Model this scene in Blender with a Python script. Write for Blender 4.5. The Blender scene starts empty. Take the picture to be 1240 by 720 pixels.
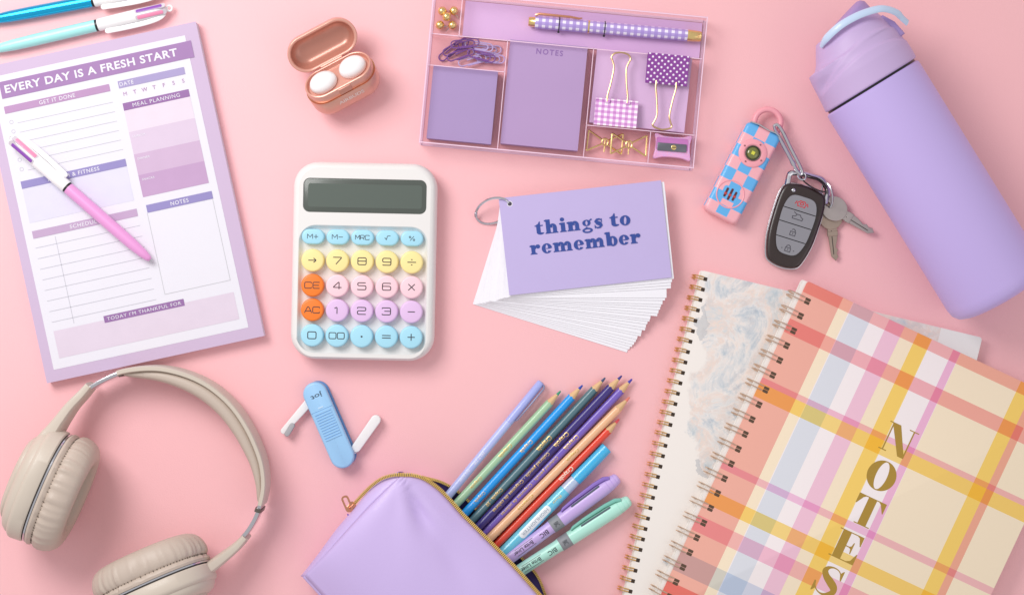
import bpy, math, random
from mathutils import Matrix, Vector, Euler
random.seed(7)
PI = math.pi
S = 0.0006            # one modelling unit is 0.6 mm
D = 2000.0            # camera height in modelling units
SC = bpy.context.scene
C = SC.collection
# ---------------------------------------------------------------- camera, world, light
cam_d = bpy.data.cameras.new('camera'); cam = bpy.data.objects.new('camera', cam_d); C.objects.link(cam)
cam.location = (0, 0, D*S); cam_d.sensor_width = 36; cam_d.lens = 36*D/1240
cam_d.clip_start = 0.01; cam_d.clip_end = 50
SC.camera = cam
wd = bpy.data.worlds.new('World'); SC.world = wd; wd.use_nodes = True
wb = wd.node_tree.nodes['Background']; wb.inputs[0].default_value = (1.0, 0.975, 0.985, 1); wb.inputs[1].default_value = 0.56
def area(name, loc, size, power, col, target=(0, 0, 0)):
    l = bpy.data.lights.new(name, 'AREA'); l.shape = 'SQUARE'; l.size = size; l.energy = power; l.color = col
    o = bpy.data.objects.new(name, l); C.objects.link(o); o.location = loc
    o.rotation_euler = (Vector(target)-Vector(loc)).to_track_quat('-Z', 'Y').to_euler()
    return o
area('key_softbox', (-0.56, 0.50, 0.78), 0.50, 7.0, (1.0, 0.985, 0.97), (-0.02, -0.03, 0))
area('added_fill_light', (1.1, -0.5, 1.3), 0.9, 1.6, (1.0, 0.96, 0.97))  # weak fill lamp, added on the right for reflections in the metal
SC.cycles.transparent_max_bounces = 40
vs = SC.view_settings; SC.display_settings.display_device = 'sRGB'
vs.view_transform = 'Standard'; vs.look = 'None'; vs.exposure = 0.13; vs.gamma = 1; vs.use_curve_mapping = False
# ---------------------------------------------------------------- helpers
def lin(h):
    if isinstance(h, str): h = tuple(int(h[i:i+2], 16) for i in (0, 2, 4))
    r = []
    for c in h:
        c /= 255.0; r.append(c/12.92 if c <= .04045 else ((c+.055)/1.055)**2.4)
    return (*r, 1)
def mat(name, col, rough=.5, metal=0, coat=0, bump=0, bs=400, var=0.0, vs_=60, sss=0, trans=0, alpha=None, spec=.5, detail=2):
    m = bpy.data.materials.new(name); m.use_nodes = True; nt = m.node_tree; b = nt.nodes['Principled BSDF']
    c = lin(col); b.inputs['Base Color'].default_value = c
    b.inputs['Roughness'].default_value = rough; b.inputs['Metallic'].default_value = metal
    b.inputs['Coat Weight'].default_value = coat; b.inputs['Coat Roughness'].default_value = .12
    b.inputs['Specular IOR Level'].default_value = spec
    if trans: b.inputs['Transmission Weight'].default_value = trans
    if sss: b.inputs['Subsurface Weight'].default_value = sss; b.inputs['Subsurface Scale'].default_value = .004
    tc = nt.nodes.new('ShaderNodeTexCoord')
    if var:
        n = nt.nodes.new('ShaderNodeTexNoise'); n.inputs['Scale'].default_value = vs_; n.inputs['Detail'].default_value = 4
        nt.links.new(tc.outputs['Object'], n.inputs['Vector'])
        mx = nt.nodes.new('ShaderNodeMix'); mx.data_type = 'RGBA'
        mx.inputs['A'].default_value = tuple(max(0, x*(1-var)) for x in c[:3])+(1,)
        mx.inputs['B'].default_value = tuple(min(1, x*(1+var*.6)) for x in c[:3])+(1,)
        nt.links.new(n.outputs['Fac'], mx.inputs['Factor']); nt.links.new(mx.outputs['Result'], b.inputs['Base Color'])
    if bump:
        n2 = nt.nodes.new('ShaderNodeTexNoise'); n2.inputs['Scale'].default_value = bs; n2.inputs['Detail'].default_value = detail
        nt.links.new(tc.outputs['Object'], n2.inputs['Vector'])
        bp = nt.nodes.new('ShaderNodeBump'); bp.inputs['Strength'].default_value = bump; bp.inputs['Distance'].default_value = .0004
        nt.links.new(n2.outputs['Fac'], bp.inputs['Height']); nt.links.new(bp.outputs['Normal'], b.inputs['Normal'])
    return m
def clear(name, col, gloss=.02):
    m = bpy.data.materials.new(name); m.use_nodes = True; nt = m.node_tree; nt.nodes.clear()
    out = nt.nodes.new('ShaderNodeOutputMaterial'); t = nt.nodes.new('ShaderNodeBsdfTransparent'); g = nt.nodes.new('ShaderNodeBsdfGlossy')
    t.inputs[0].default_value = lin(col); g.inputs['Roughness'].default_value = .06
    mx = nt.nodes.new('ShaderNodeMixShader'); f = nt.nodes.new('ShaderNodeLayerWeight'); f.inputs[0].default_value = .25
    ma = nt.nodes.new('ShaderNodeMath'); ma.operation = 'MULTIPLY_ADD'; ma.inputs[1].default_value = .22; ma.inputs[2].default_value = gloss
    nt.links.new(f.outputs['Fresnel'], ma.inputs[0]); nt.links.new(ma.outputs[0], mx.inputs[0])
    nt.links.new(t.outputs[0], mx.inputs[1]); nt.links.new(g.outputs[0], mx.inputs[2]); nt.links.new(mx.outputs[0], out.inputs[0])
    return m
def I(x): return x
class MB:
    def __init__(s): s.v = []; s.f = []; s.m = []; s.mi = 0; s.z = 0
    def add(s, vs, fs, M=None):
        o = len(s.v)
        if M is not None: vs = [M @ Vector(v) for v in vs]
        s.v += [tuple(v) for v in vs]; s.f += [tuple(i+o for i in f) for f in fs]; s.m += [s.mi]*len(fs)
    def loops(s, L, cap0=True, cap1=True, closed=True, M=None):
        n = len(L[0]); vs = [p for l in L for p in l]; fs = []
        for k in range(len(L)-1):
            for i in range(n if closed else n-1):
                j = (i+1) % n; fs.append((k*n+i, k*n+j, (k+1)*n+j, (k+1)*n+i))
        if cap0: fs.append(tuple(range(n-1, -1, -1)))
        if cap1: fs.append(tuple((len(L)-1)*n+i for i in range(n)))
        s.add(vs, fs, M)
    def slab(s, out, z0, z1, b=0, bb=0, n=3, M=None):
        L = []
        if bb:
            for k in range(n):
                a = PI/2*k/n; L.append([(x, y, z0+bb*(1-math.sin(a))) for x, y in inset(out, bb*(1-math.cos(a)))][:]) if False else None
            for k in range(n):
                a = PI/2*(k/n); L.append([(x, y, z0+bb*(1-math.cos(a))) for x, y in inset(out, bb*(1-math.sin(a)))])
            L.append([(x, y, z0+bb) for x, y in out])
        else: L.append([(x, y, z0) for x, y in out])
        if b:
            for k in range(n+1):
                a = PI/2*k/n; L.append([(x, y, z1-b+b*math.sin(a)) for x, y in inset(out, b*(1-math.cos(a)))])
        else: L.append([(x, y, z1) for x, y in out])
        s.loops(L, M=M)
    def box(s, x0, x1, y0, y1, z0, z1, M=None, b=0):
        s.slab([(x0, y0), (x1, y0), (x1, y1), (x0, y1)], z0, z1, b, n=2, M=M)
    def flat(s, out, z=0, M=None): s.add([(x, y, z+s.z) for x, y in out], [tuple(range(len(out)))], M); s.z += .015
    def band(s, cx, cy, rx, ry, ix, iy, a0=0, a1=360, z=0, M=None, n=28, tilt=0):
        vs = []; fs = []; ct, st = math.cos(math.radians(tilt)), math.sin(math.radians(tilt))
        for k in range(n+1):
            a = math.radians(a0+(a1-a0)*k/n); c, d = math.cos(a), math.sin(a)
            vs.append((cx+rx*c, cy+ry*d, z+s.z))
            u, w = ix*c, iy*d; vs.append((cx+u*ct-w*st, cy+u*st+w*ct, z+s.z))
        for k in range(n): fs.append((2*k, 2*k+2, 2*k+3, 2*k+1))
        s.add(vs, fs, M); s.z += .015
    def stroke(s, path, w, z=0, closed=False, M=None):
        n = len(path); ws = w if isinstance(w, (list, tuple)) else [w]*n; vs = []; fs = []
        for i in range(n):
            a = Vector(path[i-1] if (i or closed) else path[0]); b = Vector(path[(i+1) % n] if (i < n-1 or closed) else path[-1]); p = Vector(path[i])
            d1 = (p-a).normalized() if (p-a).length > 1e-6 else (b-p).normalized(); d2 = (b-p).normalized() if (b-p).length > 1e-6 else d1
            t = (d1+d2); t = t.normalized() if t.length > 1e-6 else d1
            k = min(2, 1/max(.3, t.dot(d1))); nx, ny = -t.y*k*ws[i]/2, t.x*k*ws[i]/2
            vs += [(p.x+nx, p.y+ny, z+s.z), (p.x-nx, p.y-ny, z+s.z)]
        for i in range(n if closed else n-1):
            j = (i+1) % n; fs.append((2*i+1, 2*j+1, 2*j, 2*i))
        s.add(vs, fs, M); s.z += .015
    def tube(s, path, r, n=8, closed=False, M=None, flat=1.0, up=None):
        P = [Vector(p) for p in path]; m = len(P); rs = r if isinstance(r, (list, tuple)) else [r]*m; L = []; N = None
        for i in range(m):
            a = P[i-1] if (i or closed) else P[0]; b = P[(i+1) % m] if (i < m-1 or closed) else P[-1]
            t = (b-a).normalized()
            if up is not None: N = Vector(up)-t*Vector(up).dot(t); N.normalize()
            elif N is None:
                N = Vector((0, 0, 1)) if abs(t.z) < .9 else Vector((1, 0, 0)); N = (N-t*N.dot(t)).normalized()
            else: N = (N-t*N.dot(t)).normalized()
            B = t.cross(N)
            L.append([P[i]+(N*math.cos(2*PI*k/n)*flat+B*math.sin(2*PI*k/n))*rs[i] for k in range(n)])
        if closed: L.append(L[0])
        s.loops(L, not closed, not closed, M=M)
    def ribbon(s, path, th, ht, n=12, M=None, e=.45):
        """path of (x,y,z); cross-section a rounded box th wide (level) and ht tall"""
        P = [Vector(p) for p in path]; m = len(P); L = []
        th = th if isinstance(th, (list, tuple)) else [th]*m; ht = ht if isinstance(ht, (list, tuple)) else [ht]*m
        for i in range(m):
            t = (P[min(m-1, i+1)]-P[max(0, i-1)]).normalized(); B = Vector((-t.y, t.x, 0)).normalized(); l = []
            for k in range(n):
                a = 2*PI*(k+.5)/n; c, d = math.cos(a), math.sin(a)
                c = math.copysign(abs(c)**e, c); d = math.copysign(abs(d)**e, d)
                l.append(P[i]+B*c*th[i]/2+Vector((0, 0, 1))*d*ht[i]/2)
            L.append(l)
        s.loops(L, M=M)
    def lathe(s, prof, n=24, M=None, cap0=True, cap1=True, flat=1.0):
        """profile (t, r) about the x axis"""
        L = [[(t, r*math.cos(2*PI*k/n), r*math.sin(2*PI*k/n)*flat) for k in range(n)] for t, r in prof]
        s.loops(L, cap0, cap1, M=M)
    def ball(s, c, r, n=20, m=12, sc=(1, 1, 1), M=None):
        L = []
        for j in range(m+1):
            a = -PI/2+PI*j/m; rr = max(math.cos(a), 1e-3)*r
            L.append([(c[0]+rr*math.cos(2*PI*k/n)*sc[0], c[1]+rr*math.sin(2*PI*k/n)*sc[1], c[2]+r*math.sin(a)*sc[2]) for k in range(n)])
        s.loops(L, M=M)
    def text(s, body, cx, cy, w, h, z=0, rot=0, bold=.0, space=1.0, M=None, shear=0):
        vs, fs = text_mesh(body, bold, space, shear)
        x0 = min(v[0] for v in vs); x1 = max(v[0] for v in vs)
        capv, _ = text_mesh('H', bold, 1, 0); y0 = min(v[1] for v in capv); y1 = max(v[1] for v in capv)
        sy = h/(y1-y0); sx = w/(x1-x0) if w else sy
        c, d = math.cos(math.radians(rot)), math.sin(math.radians(rot)); o = []
        for x, y, _ in vs:
            a = (x-(x0+x1)/2)*sx; b = (y-(y0+y1)/2)*sy; o.append((cx+a*c-b*d, cy+a*d+b*c, z+s.z))
        s.add(o, fs, M)
    def build(s, name, mats, parent=None, sharp=35, smooth=True, kind=None):
        me = bpy.data.meshes.new(name); me.from_pydata([(x*S, y*S, z*S) for x, y, z in s.v], [], s.f)
        for m in (mats if isinstance(mats, (list, tuple)) else [mats]): me.materials.append(m)
        me.polygons.foreach_set('material_index', s.m)
        me.validate(); me.update()
        if smooth:
            me.polygons.foreach_set('use_smooth', [True]*len(me.polygons)); me.set_sharp_from_angle(angle=math.radians(sharp))
        o = bpy.data.objects.new(name, me); C.objects.link(o)
        if parent: o.parent = parent
        if kind: o['kind'] = kind
        return o
TC = {}
def text_mesh(body, bold, space, shear):
    if 'M' in body: bold = 0
    k = (body, bold, space, shear)
    if k not in TC:
        cu = bpy.data.curves.new('t', 'FONT'); cu.body = body; cu.offset = bold; cu.space_character = space; cu.shear = shear
        cu.resolution_u = 3; cu.fill_mode = 'FRONT'
        o = bpy.data.objects.new('t', cu); C.objects.link(o); bpy.context.view_layer.update()
        me = bpy.data.meshes.new_from_object(o.evaluated_get(bpy.context.evaluated_depsgraph_get()))
        TC[k] = ([tuple(v.co) for v in me.vertices], [tuple(p.vertices) for p in me.polygons])
        bpy.data.objects.remove(o); bpy.data.curves.remove(cu); bpy.data.meshes.remove(me)
    return TC[k]
def inset(out, d):
    if abs(d) < 1e-9: return list(out)
    n = len(out); r = []
    for i in range(n):
        a, p, b = Vector(out[i-1]), Vector(out[i]), Vector(out[(i+1) % n])
        d1 = (p-a).normalized(); d2 = (b-p).normalized(); n1 = Vector((-d1.y, d1.x)); n2 = Vector((-d2.y, d2.x))
        m = n1+n2; m = m.normalized() if m.length > 1e-6 else n1; k = 1/max(.4, m.dot(n1))
        q = p+m*d*k; r.append((q.x, q.y))
    return r
def rrect(w, h, r, cx=0, cy=0, n=6):
    o = []
    for (sx, sy, a0) in ((1, -1, -90), (1, 1, 0), (-1, 1, 90), (-1, -1, 180)):
        for k in range(n+1):
            a = math.radians(a0+90*k/n); o.append((cx+sx*(w/2-r)+r*math.cos(a), cy+sy*(h/2-r)+r*math.sin(a)))
    return o
def ell(rx, ry, cx=0, cy=0, n=28): return [(cx+rx*math.cos(2*PI*k/n), cy+ry*math.sin(2*PI*k/n)) for k in range(n)]
def spline(pts, n=8, closed=False):
    P = [Vector(p) for p in pts]; o = []; m = len(P); rng = range(m if closed else m-1)
    for i in rng:
        p1, p2 = P[i], P[(i+1) % m]
        p0 = P[i-1] if (i or closed) else p1*2-p2
        p3 = P[(i+2) % m] if (i < m-2 or closed) else p2*2-p1
        for k in range(n):
            t = k/n; o.append(.5*((2*p1)+(p2-p0)*t+(2*p0-5*p1+4*p2-p3)*t*t+(3*p1-p0-3*p2+p3)*t**3))
    if not closed: o.append(P[-1])
    return o
def rpath(pts, r, n=3, closed=False):
    o = []; m = len(pts)
    for i, p in enumerate(pts):
        p = Vector(p)
        if not closed and i in (0, m-1): o.append(tuple(p)); continue
        a = Vector(pts[i-1]); b = Vector(pts[(i+1) % m]); q = min(r, (a-p).length/2, (b-p).length/2)
        A = p+(a-p).normalized()*q; B = p+(b-p).normalized()*q
        for k in range(n+1):
            t = k/n; o.append(tuple(A*(1-t)**2+p*2*t*(1-t)+B*t*t))
    return o
class T:
    """a thing: an Empty on the table, with a local frame; pixel-like plan coordinates map to local ones at height h"""
    def __init__(s, name, label, cat, px, py, deg=0, h=0, z=0, group=None):
        s.h = h; s.k = (D-h)/D; s.cx = (px-620)*s.k; s.cy = (360-py)*s.k; s.a = math.radians(deg); s.z = z
        o = bpy.data.objects.new(name, None); C.objects.link(o); o.empty_display_size = .01
        o.location = (s.cx*S, s.cy*S, z*S); o.rotation_euler = (0, 0, s.a); o['label'] = label; o['category'] = cat
        if group: o['group'] = group
        s.o = o
    def l(s, px, py, h=None):
        k = s.k if h is None else (D-h)/D
        x = (px-620)*k-s.cx; y = (360-py)*k-s.cy; c, d = math.cos(s.a), math.sin(s.a)
        return (x*c+y*d, -x*d+y*c)
def tag(o, label, cat, group=None):
    o['label'] = label; o['category'] = cat
    if group: o['group'] = group
def copy_tree(o, parent=None):
    c = o.copy(); C.objects.link(c); c.parent = parent
    for ch in o.children: copy_tree(ch, c)
    return c
def Mx(x=0, y=0, z=0, rz=0, rx=0, ry=0, sc=1):
    return Matrix.Translation((x, y, z)) @ Matrix.Rotation(math.radians(rz), 4, 'Z') @ Matrix.Rotation(math.radians(ry), 4, 'Y') @ Matrix.Rotation(math.radians(rx), 4, 'X') @ Matrix.Scale(sc, 4)
# node-pattern helpers
class NT:
    def __init__(s, name, rough=.5, coat=0, spec=.5):
        s.m = bpy.data.materials.new(name); s.m.use_nodes = True; s.t = s.m.node_tree; s.b = s.t.nodes['Principled BSDF']
        s.b.inputs['Roughness'].default_value = rough; s.b.inputs['Coat Weight'].default_value = coat; s.b.inputs['Specular IOR Level'].default_value = spec
        tc = s.t.nodes.new('ShaderNodeTexCoord'); mp = s.t.nodes.new('ShaderNodeMapping'); mp.inputs['Scale'].default_value = (1/S, 1/S, 1/S)
        s.t.links.new(tc.outputs['Object'], mp.inputs[0]); sp = s.t.nodes.new('ShaderNodeSeparateXYZ'); s.t.links.new(mp.outputs[0], sp.inputs[0])
        s.vec = mp.outputs[0]; s.x, s.y, s.zz = sp.outputs
    def put(s, sock, v):
        if isinstance(v, (int, float)): sock.default_value = v
        elif isinstance(v, tuple): sock.default_value = v
        else: s.t.links.new(v, sock)
    def math(s, op, a, b=0, c=0):
        n = s.t.nodes.new('ShaderNodeMath'); n.operation = op
        for i, v in enumerate((a, b, c)): s.put(n.inputs[i], v)
        return n.outputs[0]
    def ramp(s, fac, stops, interp='CONSTANT'):
        n = s.t.nodes.new('ShaderNodeValToRGB'); n.color_ramp.interpolation = interp; e = n.color_ramp.elements
        while len(e) > 1: e.remove(e[-1])
        e[0].position = stops[0][0]; e[0].color = stops[0][1]
        for p, c in stops[1:]: q = e.new(p); q.color = c
        s.put(n.inputs[0], fac); return n.outputs[0]
    def mix(s, f, a, b, mode='MIX'):
        n = s.t.nodes.new('ShaderNodeMix'); n.data_type = 'RGBA'; n.blend_type = mode
        s.put(n.inputs['Factor'], f); s.put(n.inputs['A'], a); s.put(n.inputs['B'], b); return n.outputs['Result']
    def noise(s, scale, detail=4, rough=.5, dist=0, w=None):
        n = s.t.nodes.new('ShaderNodeTexNoise'); n.inputs['Scale'].default_value = scale; n.inputs['Detail'].default_value = detail
        n.inputs['Roughness'].default_value = rough; n.inputs['Distortion'].default_value = dist
        if w is not None:
            mp = s.t.nodes.new('ShaderNodeMapping'); mp.inputs['Location'].default_value = (w, w*.7, 0); s.t.links.new(s.vec, mp.inputs[0]); s.t.links.new(mp.outputs[0], n.inputs['Vector'])
        else: s.t.links.new(s.vec, n.inputs['Vector'])
        return n.outputs['Fac']
    def bump(s, h, strength=.3, dist=.0003):
        bp = s.t.nodes.new('ShaderNodeBump'); bp.inputs['Strength'].default_value = strength; bp.inputs['Distance'].default_value = dist
        s.put(bp.inputs['Height'], h); s.t.links.new(bp.outputs[0], s.b.inputs['Normal'])
    def done(s, c): s.put(s.b.inputs['Base Color'], c); return s.m
# ---------------------------------------------------------------- common materials
white_pl = mat('white_plastic', 'f4f2f3', .35, coat=.3, bump=.05, bs=900)
black_pl = mat('black_plastic', '16151a', .4)
paper_w = mat('white_paper', 'e2dfe8', .8, bump=.15, bs=1500, var=.015)
chrome = mat('polished_steel', 'd0d0d6', .16, metal=1, bump=.03, bs=300)
gold = mat('brushed_gold', 'f3d592', .24, metal=1)
champ = mat('champagne_metal', 'd6b68c', .34, metal=1)
bronze = mat('bronze_wire', 'b08a58', .28, metal=1)
rosegold = mat('rose_gold_metal', 'e0a080', .25, metal=1)
# ---------------------------------------------------------------- pink table
q = NT('pink_paper_backdrop', .52, spec=.45)
n1 = q.noise(.003, 3); weave = q.noise(.55, 3, .7)
q.bump(weave, .42, .00035)
tab_m = q.done(q.mix(n1, lin('f6b9be'), lin('f8c1c5')))
mb = MB(); mb.box(-1700, 1700, -1400, 1400, -25, 0)
tb = mb.build('table_surface', tab_m); tb['kind'] = 'structure'

# ================================================================ planner pad
pad_b = mat('lilac_print_paper', 'c8b2ce', .7, bump=.12, bs=1200, var=.03, vs_=25)
pr = {}
def ink(name, col):
    if name not in pr: pr[name] = mat(name, '%02x%02x%02x' % tuple(int(int(col[i:i+2], 16)*f) for i, f in (((0, 1), (2, 1), (4, .96)) if name[:4] in ('pale', 'meal') else ((0, .91), (2, .92), (4, .885)))), .7, bump=.08, bs=1500, var=.05, vs_=90)
    return pr[name]
P = T('planner_pad', 'large lilac bordered daily planner pad headed EVERY DAY IS A FRESH START', 'planner pad', 147, 245, 12.3, 14)
mb = MB()
for k in range(7): mb.box(-133.4+.15*(k % 2), 133.4-.2*(k % 3), -193+.2*(k % 2), 193, k*2, k*2+1.9)
mb.build('page_block', mat('page_edges', 'e4dcec', .8), P.o)
mb = MB(); mb.box(-133.6, 133.6, -193.2, 193.2, 14, 14.5); mb.build('top_sheet', pad_b, P.o)
def prect(mb, a, b, z, hgt=None):
    x0, y0 = P.l(*a); x1, y1 = P.l(*b)
    mb.flat([(x0, min(y0, y1)), (x1, min(y0, y1)), (x1, max(y0, y1)), (x0, max(y0, y1))], z)
def pcell(name, mat_, tl, tr, br, z=14.9):
    """printed box between the measured corners: left from tl, right from br, top from the two"""
    x0 = P.l(*tl)[0]; x1 = P.l(*br)[0]; y1 = (P.l(*tl)[1]+P.l(*tr)[1])/2; y0 = P.l(*br)[1]
    mb = MB(); mb.flat([(x0, y0), (x1, y0), (x1, y1), (x0, y1)], z); mb.build(name, mat_, P.o); return (x0, x1, y0, y1)
mb = MB(); prect(mb, (65.3, 447.5), (224, 43), 14.7); mb.build('white_panel', paper_w, P.o)
def bar(tl, tr, h, col, name='section_header', txt=None, tw=None, th=4.6, tpx=None):
    (x0, ya), (x1, yb) = P.l(*tl), P.l(*tr); y1 = (ya+yb)/2; y0 = y1-h
    mb = MB(); mb.flat([(x0, y0), (x1, y0), (x1, y1), (x0, y1)], 15.1); o = mb.build(name, ink(*col), P.o)
    if txt:
        t = MB(); cx = (x0+x1)/2 if tpx is None else P.l(*tpx)[0]
        t.text(txt, cx, (y0+y1)/2, tw, th, 15.3, bold=.012, space=1.15); t.build('lettering', paper_w, o, smooth=False)
    return o
bar((-1, 101), (231, 48.3), 20.5, ('plum_ink', 'b086c4'), 'title_banner')
tb_ = MB(); a = P.l(7, 108.5); b = P.l(214, 63.5); tb_.text('EVERY DAY IS A FRESH START', (a[0]+b[0])/2, (a[1]+b[1])/2, 212, 9.6, 15.4, bold=.03, space=1.1)
tb_.build('lettering', paper_w, P.o, smooth=False)
# banner overruns the left edge of the panel as it does the right
bar((5, 130), (132, 101.7), 8.6, ('orchid_ink', 'c79bcf'), txt='GET IT DONE', tw=44)
bar((142.7, 99.3), (222.7, 81), 8.7, ('periwinkle_ink', 'b5a6dd'), txt='DATE', tw=17, tpx=(153.5, 101))
bar((148.7, 126), (228.3, 107.7), 9, ('dark_plum_ink', 'a274b6'), txt='MEAL PLANNING', tw=58)
cols = [('meal_ink_a', 'e0d2ea'), ('meal_ink_b', 'd5c2e0'), ('meal_ink_c', 'c9add3'), ('meal_ink_d', 'bd9ac8')]
x0 = P.l(151, 136)[0]; x1 = P.l(253, 221)[0]; ys = [P.l(230, 117.2)[1], P.l(236, 143)[1], P.l(241.5, 170)[1], P.l(247.5, 195)[1], P.l(253, 221.5)[1]]
for i in range(4):
    mb = MB(); mb.flat([(x0, ys[i+1]), (x1, ys[i+1]), (x1, ys[i]), (x0, ys[i])], 14.95); o = mb.build('meal_box', ink(*cols[i]), P.o)
    if i:
        t = MB(); t.text(('', 'LUNCH', 'DINNER', 'SNACKS')[i], x0+11, ys[i]-6, 15, 2.6, 15.2, bold=.01, space=1.1); t.build('lettering', paper_w, o, smooth=False)
bar((177, 248.8), (256.3, 231), 9.3, ('violet_ink', 'a093d6'), txt='NOTES', tw=22)
bar((25.3, 220.7), (151.7, 191.7), 9, ('violet_ink', 'a093d6'), txt='HEALTH & FITNESS', tw=63)
pcell('fitness_box', ink('pale_periwinkle_ink', 'd9d5f1'), (27.5, 229.5), (153.5, 201), (162.6, 242.6))
bar((39, 280.8), (165.3, 252), 9, ('soft_orchid_ink', 'cfaedb'), txt='SCHEDULE', tw=37)
pcell('thankful_box', ink('pale_lilac_ink', 'dacbe5'), (65.3, 402.4), (282, 352), (290, 386))
bar((125.4, 382.6), (222.3, 361.7), 8.3, ('dark_plum_ink', 'a274b6'), txt="TODAY I'M THANKFUL FOR", tw=91, th=4.2)
line_m = ink('ruled_line_ink', 'cfccdf')
mb = MB()
gx0, gy = P.l(5, 130); gx1 = P.l(132, 101.7)[0]
for k in range(6):
    y = gy-22-k*11.6
    mb = MB(); mb.stroke([(gx0+12, y), (gx1, y)], .5, 14.95); mb.build('ruled_line', line_m, P.o)
    mb = MB(); mb.band(gx0+5, y+2.6, 2.4, 2.4, 1.9, 1.9, z=14.95, n=14); mb.build('tick_circle', line_m, P.o)
sx0, sy = P.l(39, 280.8); sx1 = P.l(165.3, 252)[0]
for k in range(8):
    y = sy-20-k*13.0; mb = MB(); mb.stroke([(sx0, y), (sx1, y)], .5, 14.95); mb.build('ruled_line', line_m, P.o)
mb = MB(); mb.stroke([(sx0+26, sy-11), (sx0+26, sy-118)], .5, 14.95)
mb.build('ruled_line', line_m, P.o)
mb = MB(); nx0, ny1 = P.l(178.5, 258); nx1, ny0 = P.l(279, 339)
mb.stroke([(nx0, ny1), (nx0, ny0), (nx1, ny0), (nx1, ny1)], .5, 14.95); mb.build('notes_box', ink('grey_line_ink', 'cfcdda'), P.o)
t = MB(); a = P.l(151.7, 113.9); b = P.l(222, 98)
for i, ch in enumerate('MTWTFSS'):
    f = i/6; t.text(ch, a[0]+(b[0]-a[0])*f, a[1]+(b[1]-a[1])*f, 0, 4.6, 15.1, bold=.01)
t.build('lettering', ink('orchid_ink', 'c79bcf'), P.o, smooth=False)

# ================================================================ four-colour pens
def click_pen(label, px, py, deg, z, barrel, clip_side=-1, roll=0, pl=('8c4bb0', 'f08fb4'), metallic=False):
    p = T('retractable_pen', label, 'pen', px, py, deg, z, z=z, group='four colour click pens')
    bm = mat('pen_barrel', barrel, .22 if metallic else .38, metal=.85 if metallic else 0, coat=.4)
    m = MB(); m.lathe([(0, 1.6), (.8, 2.8), (4, 4.2), (12, 5.6), (28, 6.8), (55, 7.3), (90, 7.4), (130, 7.3)], 28); m.build('barrel', bm, p.o)
    m = MB(); m.lathe([(-3, .6), (-2.4, .9), (0, 1.3)], 12); m.build('tip', chrome, p.o)
    m = MB(); m.lathe([(129.9, 7.0), (133, 7.0)], 28); m.build('seam_ring', black_pl, p.o)
    m = MB(); m.lathe([(132.8, 7.2), (134, 7.7), (150, 7.9), (185, 8.2), (205, 7.8), (212, 6.6), (216, 4.5), (218, 2.6)], 28); u = m.build('upper_barrel', white_pl, p.o)
    m = MB(); m.tube([(221+3.2*math.cos(a), 3.2*math.sin(a), 0) for a in [2*PI*k/16 for k in range(16)]], 1.3, 8, closed=True); m.build('lanyard_loop', white_pl, u)
    for i, a in enumerate((-28, 28)):
        c = mat('plunger', pl[i], .35, coat=.3); m = MB()
        M = Matrix.Rotation(math.radians(a), 4, 'X')
        m.slab(rrect(32, 4.4, 1.6, 198, 0, 3), 6.2, 8.9, .6, n=2, M=M); m.build('plunger', c, u)
        s_ = MB(); s_.slab(rrect(38, 6, 2, 199, 0, 3), 6.0, 8.3, 0, n=2, M=M); s_.build('plunger_slot', mat('slot_shade', 'cfc6cf', .5), u)
    # clip: springs from the top and runs down one side
    sd = clip_side; m = MB()
    path = spline([(214, sd*5, 2), (207, sd*9, 3), (190, sd*11, 3), (165, sd*11, 3), (145, sd*10.2, 3), (140, sd*9.6, 3)], 5)
    m.tube(path, [3.0]*6+[3.2]*(len(path)-9)+[2.6, 2.2, 1.5], 10, flat=.45, up=(0, 0, 1)); m.build('clip', white_pl, u)
    m = MB(); m.slab(rrect(50, 2.0, .9, 170, sd*8.6, 3), 2.0, 3.0); m.build('clip_shadow_gap', mat('clip_gap_shade', '8e8a95', .6), u)  # grey strip paints the shade between clip and barrel
    return p
click_pen('pink barrelled four colour pen lying across the planner pad', 182, 314.5, 180-41.1, 23, 'e49ad4', -1)
click_pen('pale aqua barrelled four colour pen just above the planner pad', -11, 61, 13.2, 8.4, 'a8e8e6', -1)
click_pen('metallic bright blue four colour pen at the top left edge of the picture', -17.0, 25.6, 10.6, 8.4, '12b4ea', -1, metallic=True)

# ================================================================ calculator
K = T('calculator', 'white desk calculator with round pastel and orange keys', 'calculator', 440, 316, -1.2, 30)
body_m = mat('calculator_shell', 'e6e3e1', .42, coat=.25, bump=.06, bs=900)
out = rrect(172, 236, 30, n=10); rec = rrect(154, 157, 20, -.6, -36.5, n=10)
mb = MB(); L = []
for z, d in ((0, 8), (1, 5), (4, 2), (9, 0), (20, 0), (24.5, 1.0), (27.5, 2.8), (29.3, 5), (30, 7.5)):
    L.append([(x, y, z) for x, y in inset(out, d)])
mb.loops(L, True, False)
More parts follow.
